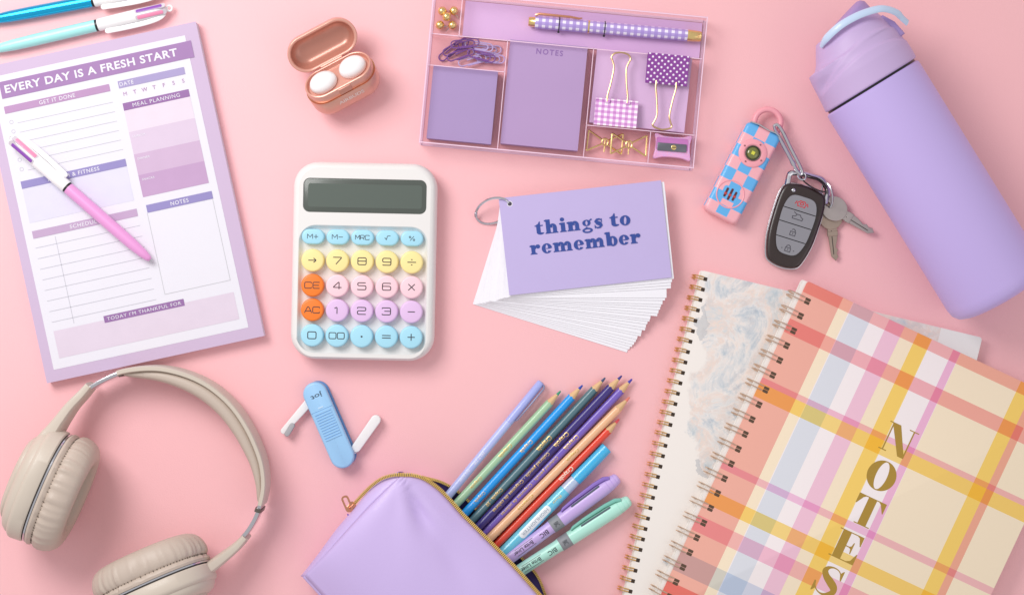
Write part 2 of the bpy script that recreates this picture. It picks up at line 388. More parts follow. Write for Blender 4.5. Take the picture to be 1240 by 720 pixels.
# top face: a bridge of the outer rim to the key well and the display well
o1 = inset(out, 7.5); mb2 = MB()
import bmesh
disp = rrect(147.5, 41, 8, 0.2, 77.5, n=6)
from mathutils.geometry import tessellate_polygon
_lp = [o1, list(reversed(rec)), list(reversed(disp))]; _pts = [p for l in _lp for p in l]
_tr = tessellate_polygon([[Vector((x, y, 0)) for x, y in l] for l in _lp]); tf = []
for t_ in _tr:
    a, b, c = [_pts[i] for i in t_]
    tf.append(tuple(t_) if (b[0]-a[0])*(c[1]-a[1])-(b[1]-a[1])*(c[0]-a[0]) > 0 else tuple(reversed(t_)))
mb.add([(x, y, 30) for x, y in _pts], tf)
mb.loops([[(x, y, z) for x, y in inset(rec, d)] for z, d in ((30, 0), (29.3, .6), (26, 2.2), (24, 4), (23.2, 7))], False, True)
mb.loops([[(x, y, z) for x, y in inset(disp, d)] for z, d in ((30, 0), (29.4, .3), (27.5, .5))], False, True)
mb.build('body', body_m, K.o, sharp=50)
sm = mat('lcd_screen', '505751', .3, coat=.25, var=.04, vs_=10)
mb = MB(); mb.slab(rrect(146.3, 39.8, 7.4, .2, 77.5, 6), 27.6, 28.9, .3, n=2); scr = mb.build('display_window', sm, K.o)
mb = MB(); mb.slab(rrect(136, 28, 3, .2, 77.5, 4), 28.92, 29.0); mb.build('lcd_panel', mat('lcd_panel', '566059', .3, coat=.25), scr)
kc = {'b': mat('blue_key', 'a6dcf0', .42, coat=.15), 'y': mat('yellow_key', 'f8e49c', .42, coat=.15), 'p': mat('pink_key', 'f8cfd9', .42, coat=.15),
      'l': mat('lilac_key', 'e2bfe8', .42, coat=.15), 'o': mat('orange_key', 'f27d24', .42, coat=.15)}
inkd = mat('key_print', '37323c', .5)
GL = {'0': [[(0, 0), (0, 1), (1.15, 1), (1.15, 0), 'c']], '1': [[(.25, .78), (.6, 1), (.6, 0)]],
      '2': [[(0, .8), (0, 1), (1.15, 1), (1.15, .52), (0, .52), (0, 0), (1.15, 0)]],
      '3': [[(0, .85), (0, 1), (1.15, 1), (1.15, 0), (0, 0), (0, .15)], [(.3, .52), (1.1, .52)]],
      '4': [[(.85, 0), (.85, 1), (.75, 1), (0, .25), (1.2, .25)]],
      '5': [[(1.1, 1), (0, 1), (0, .58), (1.15, .58), (1.15, 0), (0, 0), (0, .1)]],
      '6': [[(1.1, .9), (1.1, 1), (0, 1), (0, 0), (1.15, 0), (1.15, .56), (.03, .56)]],
      '7': [[(0, 1), (1.15, 1), (1.1, .85), (.4, 0)]], '8': [[(0, 0), (0, 1), (1.15, 1), (1.15, 0), 'c'], [(0, .52), (1.15, .52)]],
      '9': [[(.05, .1), (.05, 0), (1.15, 0), (1.15, 1), (0, 1), (0, .44), (1.12, .44)]],
      'C': [[(1.1, .8), (1.1, 1), (0, 1), (0, 0), (1.1, 0), (1.1, .2)]], 'E': [[(1.1, 1), (0, 1), (0, 0), (1.1, 0)], [(0, .5), (1, .5)]],
      'A': [[(0, 0), (.5, 1), (.7, 1), (1.2, 0)], [(.2, .3), (1, .3)]], 'M': [[(0, 0), (0, 1), (.12, 1), (.6, .3), (1.08, 1), (1.2, 1), (1.2, 0)]],
      'R': [[(0, 0), (0, 1), (1.1, 1), (1.1, .45), (0, .45)], [(.6, .45), (1.1, 0)]], '+': [[(.1, .5), (1.1, .5)], [(.6, 1), (.6, 0)]],
      '-': [[(.1, .5), (1.1, .5)]], 'x': [[(.15, .05), (1.05, .95)], [(.15, .95), (1.05, .05)]], '/': [[(0, .5), (1.2, .5)], [(.5, .88), (.7, .88)], [(.5, .12), (.7, .12)]],
      '=': [[(0, .68), (1.2, .68)], [(0, .32), (1.2, .32)]], '.': [[(.48, .40), (.72, .40)], [(.48, .5), (.72, .5)]], '>': [[(0, .5), (1.1, .5)], [(.72, .82), (1.12, .5), (.72, .18)]],
      'v': [[(0, .45), (.2, .5), (.4, 0), (.65, 1), (1.3, 1)]], '%': [[(.2, 0), (1, 1)], [(0, .62), (0, 1), (.35, 1), (.35, .62), 'c'], [(.85, 0), (.85, .38), (1.2, .38), (1.2, 0), 'c']]}
def glyphs(mb, txt, cx, cy, h, z, w=.13, sx=1.0, gap=.35):
    tot = len(txt)*1.15+(len(txt)-1)*gap
    for i, ch in enumerate(txt):
        ox = -tot/2+i*(1.15+gap)
        for pl in GL[ch]:
            cl = pl[-1] == 'c'; pts = pl[:-1] if cl else pl
            pts = [(cx+(ox+x)*h*sx, cy+(y-.5)*h) for x, y in pts]
            mb.stroke(rpath(pts, h*.22, closed=cl), w*h, z, closed=cl)
rows = [(['M+', 'M-', 'MRC', 'v', '%'], 'bbbbb'), (['>', '7', '8', '9', '/'], 'yyyyy'), (['CE', '4', '5', '6', 'x'], 'opppp'),
        (['AC', '1', '2', '3', '-'], 'ollll'), (['0', '00', '.', '=', '+'], 'bbbbb')]
ry = [287.4, 316.2, 346.4, 376.2, 406.9]; keyn = {}
for r, (tx, cc) in enumerate(rows):
    for c in range(5):
        px = 378.6+30.0*c-r*.25; py = ry[r]+(c-2)*.62
        x, y = K.l(px, py, 34); h = 31.5 if r == 0 else 33.5
        key = ('p' if r == 0 else 'r', cc[c])
        if key not in keyn:
            mb = MB(); mb.slab(rrect(27, 18.4, 9, n=6) if r == 0 else ell(13.6, 13.6, n=36), 23, h, 2.2, n=4)
            o = mb.build('key', kc[cc[c]], K.o); keyn[key] = o.data
        else: o = bpy.data.objects.new('key', keyn[key]); C.objects.link(o); o.parent = K.o
        o.location = (x*S, y*S, 0)
        mb = MB(); t_ = tx[c]; g = 5.2 if r == 0 else (8.2 if len(t_) == 1 else 7.2)
        if t_ == 'MRC': mb_gap = .2
        glyphs(mb, t_, 0, 0, g, h+.15, .13, .82 if t_ == 'MRC' else (1.0 if len(t_) > 1 else 1.05), .22 if len(t_) > 1 else .35)
        mb.build('key_symbol', inkd, o, smooth=False)
# coloured keys' rim gap
for r in range(0): pass
# ================================================================ earbud case
EC = T('earbud_case', 'open rose pink metallic earbud charging case', 'earbud case', 424.5, 116.5, 28, 0, z=14)
EC.o.rotation_mode = 'XYZ'
tilt = math.radians(-33)
EC.o.rotation_euler = (Matrix.Rotation(math.radians(28), 4, 'Z') @ Matrix.Rotation(tilt, 4, 'X')).to_euler()
ecm = mat('rose_metallic_shell', 'e0a594', .34, metal=.35, coat=.35, bump=.03, bs=1200)
ecd = mat('rose_inner_shell', 'cd8f7d', .32, metal=.3, coat=.4)
st = 0
def inst(d): return rrect(88-2*d, 45-2*d, 22.4-d, n=12)
mb = MB(); mb.loops([[(x, y, z) for x, y in inst(d)] for z, d in ((0, 10), (1.5, 6), (5, 2.4), (11, .4), (18, 0), (29, 0), (29.8, .5))]); cb = mb.build('lower_shell', ecm, EC.o)
mb = MB(); L = [[(x, y, z) for x, y in inst(d)] for z, d in ((29.8, 1.6), (30.5, 1.2), (40, 1.2), (41.2, 1.8), (41.6, 2.8), (41.2, 3.6), (37, 4.2), (36, 5))]
mb.loops(L, False, True); up = mb.build('upper_shell', ecm, EC.o)
mb = MB(); mb.loops([[(x, y, z) for x, y in inst(d)] for z, d in ((29.5, -.35), (30.2, -.35), (30.2, 1.5))], False, False); mb.build('bright_rim', rosegold, EC.o)
mb = MB(); mb.slab(rrect(16, 2, 1, 0, -21.3, 3), 31, 40.2, .4, n=2); mb.build('latch', ecd, EC.o)
mb = MB(); mb.text('AIRBUDS', 0, 0, 33, 5.2, 0, bold=.01, M=Mx(2, -22.75, 20, rx=90)); mb.build('lettering', mat('silver_print', 'efe0dc', .4), cb, smooth=False)
mb = MB()
for sx in (-1, 1): mb.ball((sx*19.5, 0, 36.6), 1, sc=(16, 13.5, 1.2))
mb.build('bud_cradle', ecd, EC.o)
# lid
Mh = Matrix.Translation((0, 22, 41)) @ Matrix.Rotation(math.radians(-124), 4, 'X') @ Matrix.Translation((0, -22, 0.6))
mb = MB(); L = [[(x, y, z) for x, y in inst(d)] for z, d in ((2, 4.2), (.6, 3.4), (0, 2.4), (0, 1.2), (.6, .4), (2, 0), (11, .6), (17, 3.5), (20.5, 8), (22, 14))]
mb.loops(L, False, True, M=Mh); ld = mb.build('lid', ecm, EC.o, sharp=60)
mb = MB(); L = [[(x, y, z) for x, y in inst(d)] for z, d in ((1.8, 3.9), (9, 4.6), (14, 7), (17.5, 11), (18.5, 16))]
mb.loops(L, False, True, M=Mh); mb.build('lid_lining', ecd, ld, sharp=60)
mb = MB(); mb.tube([(-14, 22.4, 40.6), (14, 22.4, 40.6)], 2.2, 10); mb.build('hinge', ecd, EC.o)
budm = mat('earbud_white', 'f7f4f5', .3, coat=.4)
bpy.context.view_layer.update()
for i, sx in enumerate((-1, 1)):
    o = bpy.data.objects.new('earbud', None); C.objects.link(o)
    tag(o, ('white oval earbud in the left hollow of the open case', 'white oval earbud in the right hollow of the open case')[i], 'earbud', 'earbuds in the case')
    o.matrix_world = EC.o.matrix_world @ Matrix.Translation((sx*19.5*S, 0.5*S, 39.5*S))
    mb = MB(); mb.ball((0, 0, 0), 1, 28, 16, sc=(17, 14, 12)); mb.build('earbud_body', budm, o)

# ================================================================ organiser tray
TR = T('organiser_tray', 'clear acrylic compartment tray with pink tinted edges full of stationery', 'organiser tray', 682, 98, -5.4, 20)
acr = clear('clear_acrylic', 'fefbfc', .012); acre = mat('acrylic_cut_edge', 'f2cfe4', .2, coat=.8)
Hh = 30
def wall(mb, ax, ay, bx, by, th=2.2, z0=3, z1=Hh):
    a, b = Vector((ax, ay)), Vector((bx, by)); d = (b-a).normalized(); n = Vector((-d.y, d.x))*th/2
    mb.slab([tuple(a-n), tuple(b-n), tuple(b+n), tuple(a+n)], z0, z1)
hw, hh = 165, 91
mb = MB(); mb.slab(rrect(2*hw, 2*hh, 3, n=3), 0.3, 2.4); mb.build('tray_base', acr, TR.o)
SEG = [((-hw+2, -hh+1.1), (hw-2, -hh+1.1), 'side_wall'), ((-hw+2, hh-1.1), (hw-2, hh-1.1), 'side_wall'), ((-hw+1.1, -hh), (-hw+1.1, hh), 'side_wall'), ((hw-1.1, -hh), (hw-1.1, hh), 'side_wall')]
def tp(x, y): return TR.l(x, y, 25)
d1a = tp(525, 41); dv = {}
yH = (tp(525, 41)[1]+tp(848, 71.5)[1])/2
xA = (tp(618, 48)[0]+tp(606, 175)[0])/2-3; xB = (tp(717, 58)[0]+tp(708.6, 186.7)[0])/2; xC = tp(558, 20)[0]
yA = tp(570, 83.5)[1]; yB = tp(776, 157.8)[1]; xD = tp(786.5, 175)[0]
SEG += [((-hw+2, yH), (hw-2, yH), 'divider'), ((xC, yH), (xC, hh-2), 'divider'), ((xA, -hh+2), (xA, yH), 'divider'), ((xB, -hh+2), (xB, yH), 'divider'),
        ((-hw+2, yA), (xA, yA), 'divider'), ((xB, yB), (hw-2, yB), 'divider'), ((xD, -hh+2), (xD, yB), 'divider')]
for (a, b, nm) in SEG:
    sd = nm == 'side_wall'
    mb = MB(); wall(mb, *a, *b, 2.2 if sd else 1.8, 2.4, Hh if sd else Hh-5)
    w = mb.build(nm, acr, TR.o)
    mb = MB(); wall(mb, *a, *b, 1.3 if sd else .9, (Hh if sd else Hh-5)+.02, (Hh if sd else Hh-5)+.35); mb.build('polished_edge', acre, w)
    if sd:
        mb = MB(); wall(mb, *a, *b, 2.9, .05, .9); mb.build('foot_edge', acre, w)
# insert sheet of the pen channel
mb = MB(); mb.box(xC+3, hw-3.5, yH+3, hh-3.5, 2.5, 3.1); mb.build('channel_liner', mat('mauve_card', 'd9b0dc', .6, bump=.08), TR.o)
def quadpad(name, label, cat, col, TLp, TRp, BRp, BLp, z1, group=None, layers=5, z0=2.5):
    cx = sum(p[0] for p in (TLp, TRp, BRp, BLp))/4; cy = sum(p[1] for p in (TLp, TRp, BRp, BLp))/4
    w = math.dist(TLp, TRp); h = math.dist(TLp, BLp); deg = -math.degrees(math.atan2(TRp[1]-TLp[1], TRp[0]-TLp[0]))
    t = T(name, label, cat, cx, cy, deg, z1, z=z0, group=group)
    m = mat(name+'_paper', col, .7, bump=.12, bs=1200, var=.04, vs_=30); hgt = z1-z0
    for k in range(1):
        mb = MB()
        for j in range(layers):
            d = .25*((j*7) % 3)/2; mb.box(-w/2+d, w/2-d*.5, -h/2+d*.6, h/2-d, hgt*j/layers, hgt*(j+1)/layers-.25)
        mb.build('page_block', m, t.o)
    mb = MB(); mb.box(-w/2-.1, w/2+.1, -h/2-.1, h/2+.1, hgt-.2, hgt+.15); mb.build('top_sheet', m, t.o)
    return t, w, h, hgt
quadpad('sticky_note_pad', 'blank mid lilac sticky note pad in the lower left compartment of the tray', 'sticky notes', 'a78fbe', (524.8, 80), (602, 87.5), (594.8, 173.6), (517.5, 167.2), 17, 'sticky note pads')
t_, w_, h_, g_ = quadpad('note_pad', 'tall lilac note pad printed NOTES in the middle of the tray', 'note pad', 'b395c2', (618, 48.5), (710.6, 57.5), (699.3, 182), (607.2, 173), 19)
mb = MB(); x, y = t_.l(665.6, 63.6); mb.text('NOTES', x, y, 32, 6.6, g_+.35, bold=.02, space=1.3); mb.build('lettering', mat('muted_purple_ink', '8d6aa8', .7), t_.o, smooth=False)
quadpad('sticky_note_pad', 'pale pinkish mauve sticky note pad under the two binder clips', 'sticky notes', 'dab5dc', (722.6, 60), (836.5, 72.5), (829.5, 160), (714.8, 148), 15, 'sticky note pads')
ZP = 15.4
# gingham pen
gx = NT('lilac_gingham_print', .35, coat=.4)
ang = gx.math('MULTIPLY', gx.math('ARCTAN2', gx.y, gx.zz), 7.4)
def chk(nt, v, p, f=.5): return nt.math('GREATER_THAN', nt.math('FRACT', nt.math('DIVIDE', v, p)), f)
sa = chk(gx, gx.x, 8.2, .48); sb = chk(gx, gx.math('ADD', ang, 100), 7.7, .48)
su = gx.math('ADD', sa, sb)
gm = gx.done(gx.ramp(gx.math('DIVIDE', su, 2), [(0, lin('f2ecfa')), (.25, lin('b7a0dc')), (.75, lin('a990d6'))]))
p = T('fountain_pen', 'lilac gingham pen with gold ends strapped in the top channel of the tray', 'pen', 640, 26, -5.0, 13, z=11)
mb = MB(); mb.lathe([(0, 4.8), (.6, 5.6), (8, 6.2), (8.4, 6.4)], 24); mb.build('gold_end', gold, p.o)
mb = MB(); mb.lathe([(8, 7.2), (9, 7.5), (71, 7.6), (72, 7.4)], 32); mb.build('cap', gm, p.o)
mb = MB(); mb.lathe([(71.8, 7.75), (73.6, 7.75)], 24); mb.build('gold_ring', gold, p.o)
mb = MB(); mb.lathe([(73.5, 7.3), (140, 7.5), (192, 7.0)], 32); mb.build('barrel', gm, p.o)
mb = MB(); mb.lathe([(191.8, 6.9), (193, 7.1), (207, 6.4), (208.6, 5.6), (209, 4)], 24); mb.build('gold_end', gold, p.o)
mb = MB(); mb.ribbon([(7.5, 7.5, 4), (12, 9.4, 5), (50, 9, 5), (60, 8, 5), (64, 8.8, 5)], [3, 3.2, 2.8, 2.4, 1.4], 2.4); mb.build('clip', rosegold, p.o)
for i, x in enumerate((37, 92)):
    s_ = MB(); s_.tube([(x, 8.2*math.cos(a), 8.2*math.sin(a)) for a in [2*PI*k/24 for k in range(24)]], .55, 6, closed=True)
    s_.ball((x, -9.2, -1), 1.5, 8, 6)
    o = s_.build('elastic_tie', black_pl, p.o)
# gold push pins
pins = [(535.6, 13.7, 'top left'), (549.6, 13.4, 'top right'), (541, 20.4, 'middle'), (532.6, 30.6, 'bottom left'), (548, 30.8, 'bottom right')]
src = None
for i, (x, y, w) in enumerate(pins):
    z = 12 if i == 2 else 7.6
    if src is None:
        t = T('push_pin', '', 'push pin', x, y, 0, z, z=z, group='gold ball push pins'); src = t.o
        mb = MB(); mb.ball((0, 0, 0), 5.4, 24, 14); mb.build('ball_head', gold, t.o)
        mb = MB(); mb.tube([(0, -5, -1), (2, -11.5, -3.5)], [.7, .2], 6); mb.build('steel_pin', chrome, t.o); o = t.o
    else:
        o = copy_tree(src); k = (D-z)/D; o.location = ((x-620)*k*S, (360-y)*k*S, z*S)
    o.rotation_euler = (0, 0, (0, .4, 3.6, 1.3, -1.0)[i])
    o['label'] = ('gold ball push pin in the %s of the five' % w) if i == 2 else ('gold ball push pin at the %s of the cluster of five' % w)
# paper clips
def clip_path(L_=34, w=9.5):
    r = w/2; o = []
    def arc(cx, cy, rr, a0, a1, n=8): return [(cx+rr*math.cos(math.radians(a0+(a1-a0)*k/n)), cy+rr*math.sin(math.radians(a0+(a1-a0)*k/n))) for k in range(n+1)]
    o = [(L_*.28, r)] + arc(L_-r, 0, r, 90, -90) + arc(r, .3-0, r*.94, 270, 90) + [] 
    o = [(L_*.30, -r)] + arc(L_-r, 0, r, -90, 90) + arc(r*.9, .5, r*.9, 90, 270) + arc(L_-r*1.9, -.2, r*.68, -90, 90) + [(L_*.32, r*.45)]
    return o
dk = mat('deep_purple_coated_wire', '7b4a96', .3, coat=.5); lt = mat('lilac_coated_wire', 'c3aede', .3, coat=.5)
pc = [(546, 62, 38, 0, 'dark', 3.6), (552, 57.5, 30, 0, 'dark', 6), (558, 66, 20, 0, 'dark', 8.2), (590, 61, 3, 1, 'pale', 4), (594, 71.5, -3, 1, 'pale', 4), (583, 68, -14, 0, 'dark', 10.5), (572, 73.5, 15, 1, 'pale', 6), (563, 53, 8, 0, 'dark', 10.5), (580, 56, -10, 1, 'pale', 8.2)]
cl_lab = ['dark purple paper clip lowest at the left of the heap', 'dark purple paper clip crossing upper left of the heap', 'dark purple paper clip in the middle of the heap',
          'pale lilac paper clip at the upper right of the heap', 'pale lilac paper clip at the lower right of the heap', 'dark purple paper clip lying over the pale ones at right',
          'pale lilac paper clip at the bottom centre of the heap', 'dark purple paper clip along the top of the heap', 'pale lilac paper clip slanting down at the top of the heap']
cpm = {}
for i, (x, y, a, kind, nm, z) in enumerate(pc):
    if kind not in cpm:
        mb = MB(); mb.tube([(p[0]-17, p[1], 0) for p in clip_path()], .85, 6); o = mb.build('paper_clip', lt if kind else dk); cpm[kind] = o
    else: o = cpm[kind].copy(); C.objects.link(o)
    k = (D-z)/D; o.location = ((x-620)*k*S, (360-y)*k*S, z*S); o.rotation_euler = (math.radians((i % 3-1)*4), math.radians((i % 4-1.5)*3), math.radians(a))
    tag(o, cl_lab[i], 'paper clip', 'paper clips in the tray')
# binder clips
gb = NT('pink_gingham_print', .4, coat=.3)
g1 = chk(gb, gb.x, 7.2); g2 = chk(gb, gb.math('ADD', gb.y, 100), 6.4)
gbm = gb.done(gb.ramp(gb.math('DIVIDE', gb.math('ADD', g1, g2), 2), [(0, lin('fbf3fa')), (.25, lin('e3b0e2')), (.75, lin('cc86cd'))]))
pd = NT('purple_polka_dot_print', .4, coat=.3)
u = pd.math('DIVIDE', pd.x, 7.6); v = pd.math('DIVIDE', pd.math('ADD', pd.y, 100), 7.6)
def dots(nt, u, v, ou, ov, r):
    a = nt.math('SUBTRACT', nt.math('FRACT', nt.math('ADD', u, ou)), .5); b = nt.math('SUBTRACT', nt.math('FRACT', nt.math('ADD', v, ov)), .5)
    return nt.math('LESS_THAN', nt.math('SQRT', nt.math('ADD', nt.math('MULTIPLY', a, a), nt.math('MULTIPLY', b, b))), r)
dd = pd.math('MAXIMUM', dots(pd, u, v, 20, 0, .17), dots(pd, u, v, 20.5, .5, .17))
pdm = pd.done(pd.mix(dd, lin('8a3f9a'), lin('f0e4f4')))
def binder(label, px, py, deg, m, w=51, hgt=31, hl=58):
    t = T('binder_clip', label, 'binder clip', px, py, deg, ZP+10, z=ZP, group='binder clips on the mauve pad')
    # a folded spring: wedge section extruded along x
    prof = [(-hgt/2, 1), (-hgt/2, 12.5), (hgt/2, 7.6), (hgt/2, 6.6), (-hgt/2+1.2, 11.2), (-hgt/2+1.2, 2.2), (hgt/2, 5.6), (hgt/2, 4.6)]
    mb = MB(); L = [[(x, a, b) for a, b in prof] for x in (-w/2, w/2)]; mb.loops(L); mb.build('spring_body', m, t.o)
    mb = MB(); mb.tube([(-w/2, hgt/2+.3, 7.6), (w/2, hgt/2+.3, 7.6)], 1.5, 8); mb.build('rolled_edge', m, t.o)
    a = [(-12, hgt/2-2, 9.5), (-12, hgt/2+6, 9.5), (-4.5-5, hgt/2+20, 9.5), (-3.5-4, hgt/2+38, 9.5), (-9.5, hgt/2+46, 9.2), (-11.5, hgt/2+51, 9), (-8, hgt/2+hl-2, 9), (0, hgt/2+hl, 9)]
    path = spline(a, 5); path = path + [Vector((-q.x, q.y, q.z)) for q in reversed(path[:-1])]
    mb = MB(); mb.tube(path, 1.15, 8); mb.build('wire_handle', champ, t.o)
    for sgn in (-1, 1):
        mb = MB(); mb.slab(rrect(7, 5, 1.5, sgn*12, hgt/2-1.2, 3), 8.4, 10.2); mb.build('handle_tab', m, t.o)
    return t
binder('binder clip in pink and white gingham with its gold handle pointing up', 746, 137.5, -5.2, gbm)
binder('binder clip in deep purple polka dots with its gold handle pointing down', 808.5, 83.5, 180-5.5, pdm, 50, 34, 56)
# bow clips
def bow(label, px, py, deg, z):
    t = T('bow_clip', label, 'wire clip', px, py, deg, z, z=z, group='gold bow shaped wire clips')
    for sgn in (-1, 1):
        mb = MB(); mb.tube(rpath([(sgn*3, 2.2, 1), (sgn*21, 12.5, 1), (sgn*21.4, -12.5, 1), (sgn*3, -2.2, 1)], 1.5, closed=False), 1.15, 6); mb.build('wire_wing', gold, t.o)
    mb = MB(); mb.tube([(3.6*math.cos(a), 4.4*math.sin(a), 3.2) for a in [2*PI*k/16 for k in range(16)]], 1.0, 6, closed=True); mb.tube([(0, -12, 2.2), (0, -4, 2.2), (0, 4, 2.2)], .9, 6); mb.build('centre_coil', gold, t.o)
    return t
bow('gold wire bow clip at the left, partly under its neighbour', 732.5, 172.3, -6, 5)
bow('gold wire bow clip at the right, lying over its neighbour', 761.5, 175.3, -4, 9)
# sharpener
sh = T('pencil_sharpener', 'small pink plastic pencil sharpener in the bottom right compartment of the tray', 'sharpener', 814.7, 178, -4.5, 16, z=2.6)
o_ = [(-22, -15), (-12, -12.8), (0, -12.2), (12, -12.8), (22, -15), (21, -5), (20.6, 5), (22, 15), (12, 12.8), (0, 12.2), (-12, 12.8), (-22, 15), (-20.6, 5), (-21, -5)]
o_ = [tuple(p) for p in spline(o_, 3, closed=True)]
spm = mat('pink_translucent_plastic', 'eeb4e2', .3, coat=.5, sss=.3)
mb = MB(); mb.slab(o_, 0, 13, 1.2, .8); shb = mb.build('sharpener_body', spm, sh.o)
mb = MB(); mb.slab(rrect(38, 15, 2, -1, 3.0, 3), 13.0, 13.6); mb.build('blade_seat', mat('pink_recess', 'c87cc0', .4), shb)
mb = MB(); mb.slab(rrect(35, 9.6, .6, -1, -.8, 2), 13.7, 14.8, .3, n=2); bl = mb.build('blade', mat('blade_steel', '80808a', .3, metal=.9, bump=.1, bs=600), sh.o)
mb = MB(); mb.slab(ell(3.2, 3.2, 1, -.8, 18), 14.8, 16, .6, n=2); mb.build('screw', gold, bl)
mb = MB(); mb.box(-1.6, 3.6, -1.2, -.4, 16.02, 16.1); mb.build('screw_slot', black_pl, bl)

# ================================================================ flash cards
FC = T('flash_card_set', 'ring bound fan of white index cards under a lilac cover reading things to remember', 'flash cards', 617.3, 246.7, 0, 24)
cardm = mat('card_stock', 'f3f1f7', .75, bump=.1, bs=1500, var=.01); covm = mat('lilac_cover_card', 'c1b2e0', .65, bump=.1, bs=1500, var=.02)
N = 24; cw, chh = 195.5, 116.7
def card_mesh(name, m, th):
    mb = MB(); mb.slab(rrect(cw, chh, .6, cw/2-12.5, -chh/2+8, 3), 0, th, .1, n=1); return mb.build(name, m, FC.o)
base = None
for i in range(N):
    f = i/(N-1); ang = -17.3+f*21.0+random.uniform(-.25, .25)
    if f > .86: ang = 3.0+(f-.86)*20
    if base is None: base = card_mesh('card', cardm, .62); o = base
    else: o = base.copy(); C.objects.link(o); o.parent = FC.o
    x = .5+random.uniform(-1.2, 1.2)+(4.5 if .55 < f < .9 else 2.2*(f > .9)); y = -20*(1-f)
    o.location = (x*S, y*S, (.3+i*.92)*S); o.rotation_euler = (0, 0, math.radians(ang))
cv = card_mesh('cover_card', covm, .9); cv.location = (0, 0, 23*S); cv.rotation_euler = (0, 0, math.radians(6.3))
mb = MB(); mb.band(0, 0, 3.3, 3.3, 2.6, 2.6, z=.95, n=20); mb.build('hole_edge', cardm, cv)
mb = MB(); mb.flat(ell(2.6, 2.6, n=16), .93); mb.build('hole_shade_patch', mat('hole_shade', '4a4452', .9), cv)  # flat dark disc paints the shade inside the ring hole
# hinged ring, leaning to the left
rg = [(-20.5+20.5*math.cos(a), -8+14.5*math.sin(a)+4*math.cos(a), 13+12.5*math.sin(a+.5)) for a in [2*PI*k/40 for k in range(40)]]
mb = MB(); mb.tube(rg, 1.6, 8, closed=True); r1 = mb.build('binder_ring', chrome, FC.o)
mb = MB(); mb.tube([rg[19], rg[20], rg[21]], 2.1, 8); mb.build('ring_joint', chrome, r1)
# heavy serif letters, x-height 1
def G(mb, ch, ox, oy, s, z, rot):
    M = Matrix.Translation((ox, oy, z)) @ Matrix.Rotation(math.radians(rot), 4, 'Z') @ Matrix.Diagonal((s, s, 1, 1))
    R = lambda x0, x1, y0, y1: mb.flat([(x0, y0), (x1, y0), (x1, y1), (x0, y1)], 0, M)
    Q = lambda pts: mb.flat(pts, 0, M)
    B = lambda *a, **k: mb.band(*a, M=M, **k)
    sw = .46
    def foot(x0, x1): Q([(x0-.13, 0), (x1+.13, 0), (x1+.13, .07), (x1, .16), (x0, .16), (x0-.13, .07)])
    def flag(x0, y): Q([(x0-.16, y-.06), (x0-.16, y-.16), (x0, y-.22), (x0+.1, y-.22), (x0+.1, y+.02), (x0, y)])
    if ch == 'i': R(.14, .14+sw, 0, 1); foot(.14, .14+sw); flag(.14, 1); B(.34, 1.34, .23, .21, 0, 0); return .72
    if ch in 'nh':
        R(.14, .14+sw, 0, 1.0 if ch == 'n' else 1.5); foot(.14, .14+sw); flag(.14, 1 if ch == 'n' else 1.5)
        B(.86, .60, .42, .43, .03, .24, a0=0, a1=180, n=16); R(.86, 1.28, 0, .6); foot(.86, 1.28); return 1.50
    if ch == 'm':
        R(.14, .56, 0, 1); foot(.14, .56); flag(.14, 1)
        for k in (0, .70): B(.84+k, .60, .40, .43, .03, .24, a0=0, a1=180, n=16); R(.84+k, 1.24+k, 0, .6); foot(.84+k, 1.24+k)
        return 2.12
    if ch == 'r': R(.14, .56, 0, 1); foot(.14, .62); flag(.14, 1); B(.88, .80, .23, .22, 0, 0); Q([(.5, .55), (.62, .55), (.8, .9), (.9, 1.02), (.7, 1.0), (.5, .8)]); return 1.16
    if ch == 'o': B(.58, .5, .56, .54, .15, .42, tilt=-6); return 1.2
    if ch == 'e':
        B(.58, .5, .55, .54, .14, .41, a0=0, a1=325); R(.5, .98, .44, .53); return 1.18
    if ch == 'b': R(.12, .54, 0.05, 1.5); flag(.12, 1.5); B(.78, .5, .50, .54, .12, .38); return 1.34
    if ch == 't': R(.16, .60, .18, 1.0); Q([(.16, 1), (.60, 1), (.60, 1.38), (.5, 1.38), (.36, 1.14), (.16, 1.06)]); R(0, .88, .88, 1.0); B(.58, .26, .42, .28, .0, .10, a0=180, a1=340); return .98
    if ch == 's': mb.stroke([(.86, .70), (.84, .82), (.62, .96), (.36, .93), (.24, .76), (.4, .58), (.66, .44), (.76, .26), (.62, .07), (.34, .04), (.14, .16), (.10, .34)], [.02, .12, .16, .2, .3, .44, .44, .3, .2, .16, .12, .02], M=M); R(.80, .88, .62, 1.0); R(.06, .14, 0, .38); return 1.0
    if ch == 'g': B(.52, .68, .44, .34, .13, .25); B(.56, -.12, .56, .28, .32, .12); Q([(.2, .05), (.5, .28), (.62, .22), (.4, .02)]); Q([(.8, .92), (1.06, 1.12), (1.16, 1.0), (.9, .86)]); return 1.22
    return .55
navy = mat('navy_print', '2c4796', .6)
for txt, p0, p1 in (('things to', (648.5, 284.5), (764.5, 272)), ('remember', (642.5, 308.5), (777, 295.3))):
    mb = MB(); a = FC.l(*p0); b = FC.l(*p1); rot = 6.3
    adv = []; scr_ = MB()
    for ch in txt: adv.append(G(scr_, ch, 0, 0, 1, 0, 0))
    tot = sum(adv); L_ = math.dist(a, b); s = 11.2; gap = (L_-tot*s)/(len(txt)-1)
    x = 0; c, d = math.cos(math.radians(rot)), math.sin(math.radians(rot))
    for ch, ad in zip(txt, adv):
        if ch != ' ': G(mb, ch, a[0]+x*c, a[1]+x*d, s, 24.1, rot)
        x += ad*s+gap
    mb.build('lettering', navy, FC.o, smooth=False)

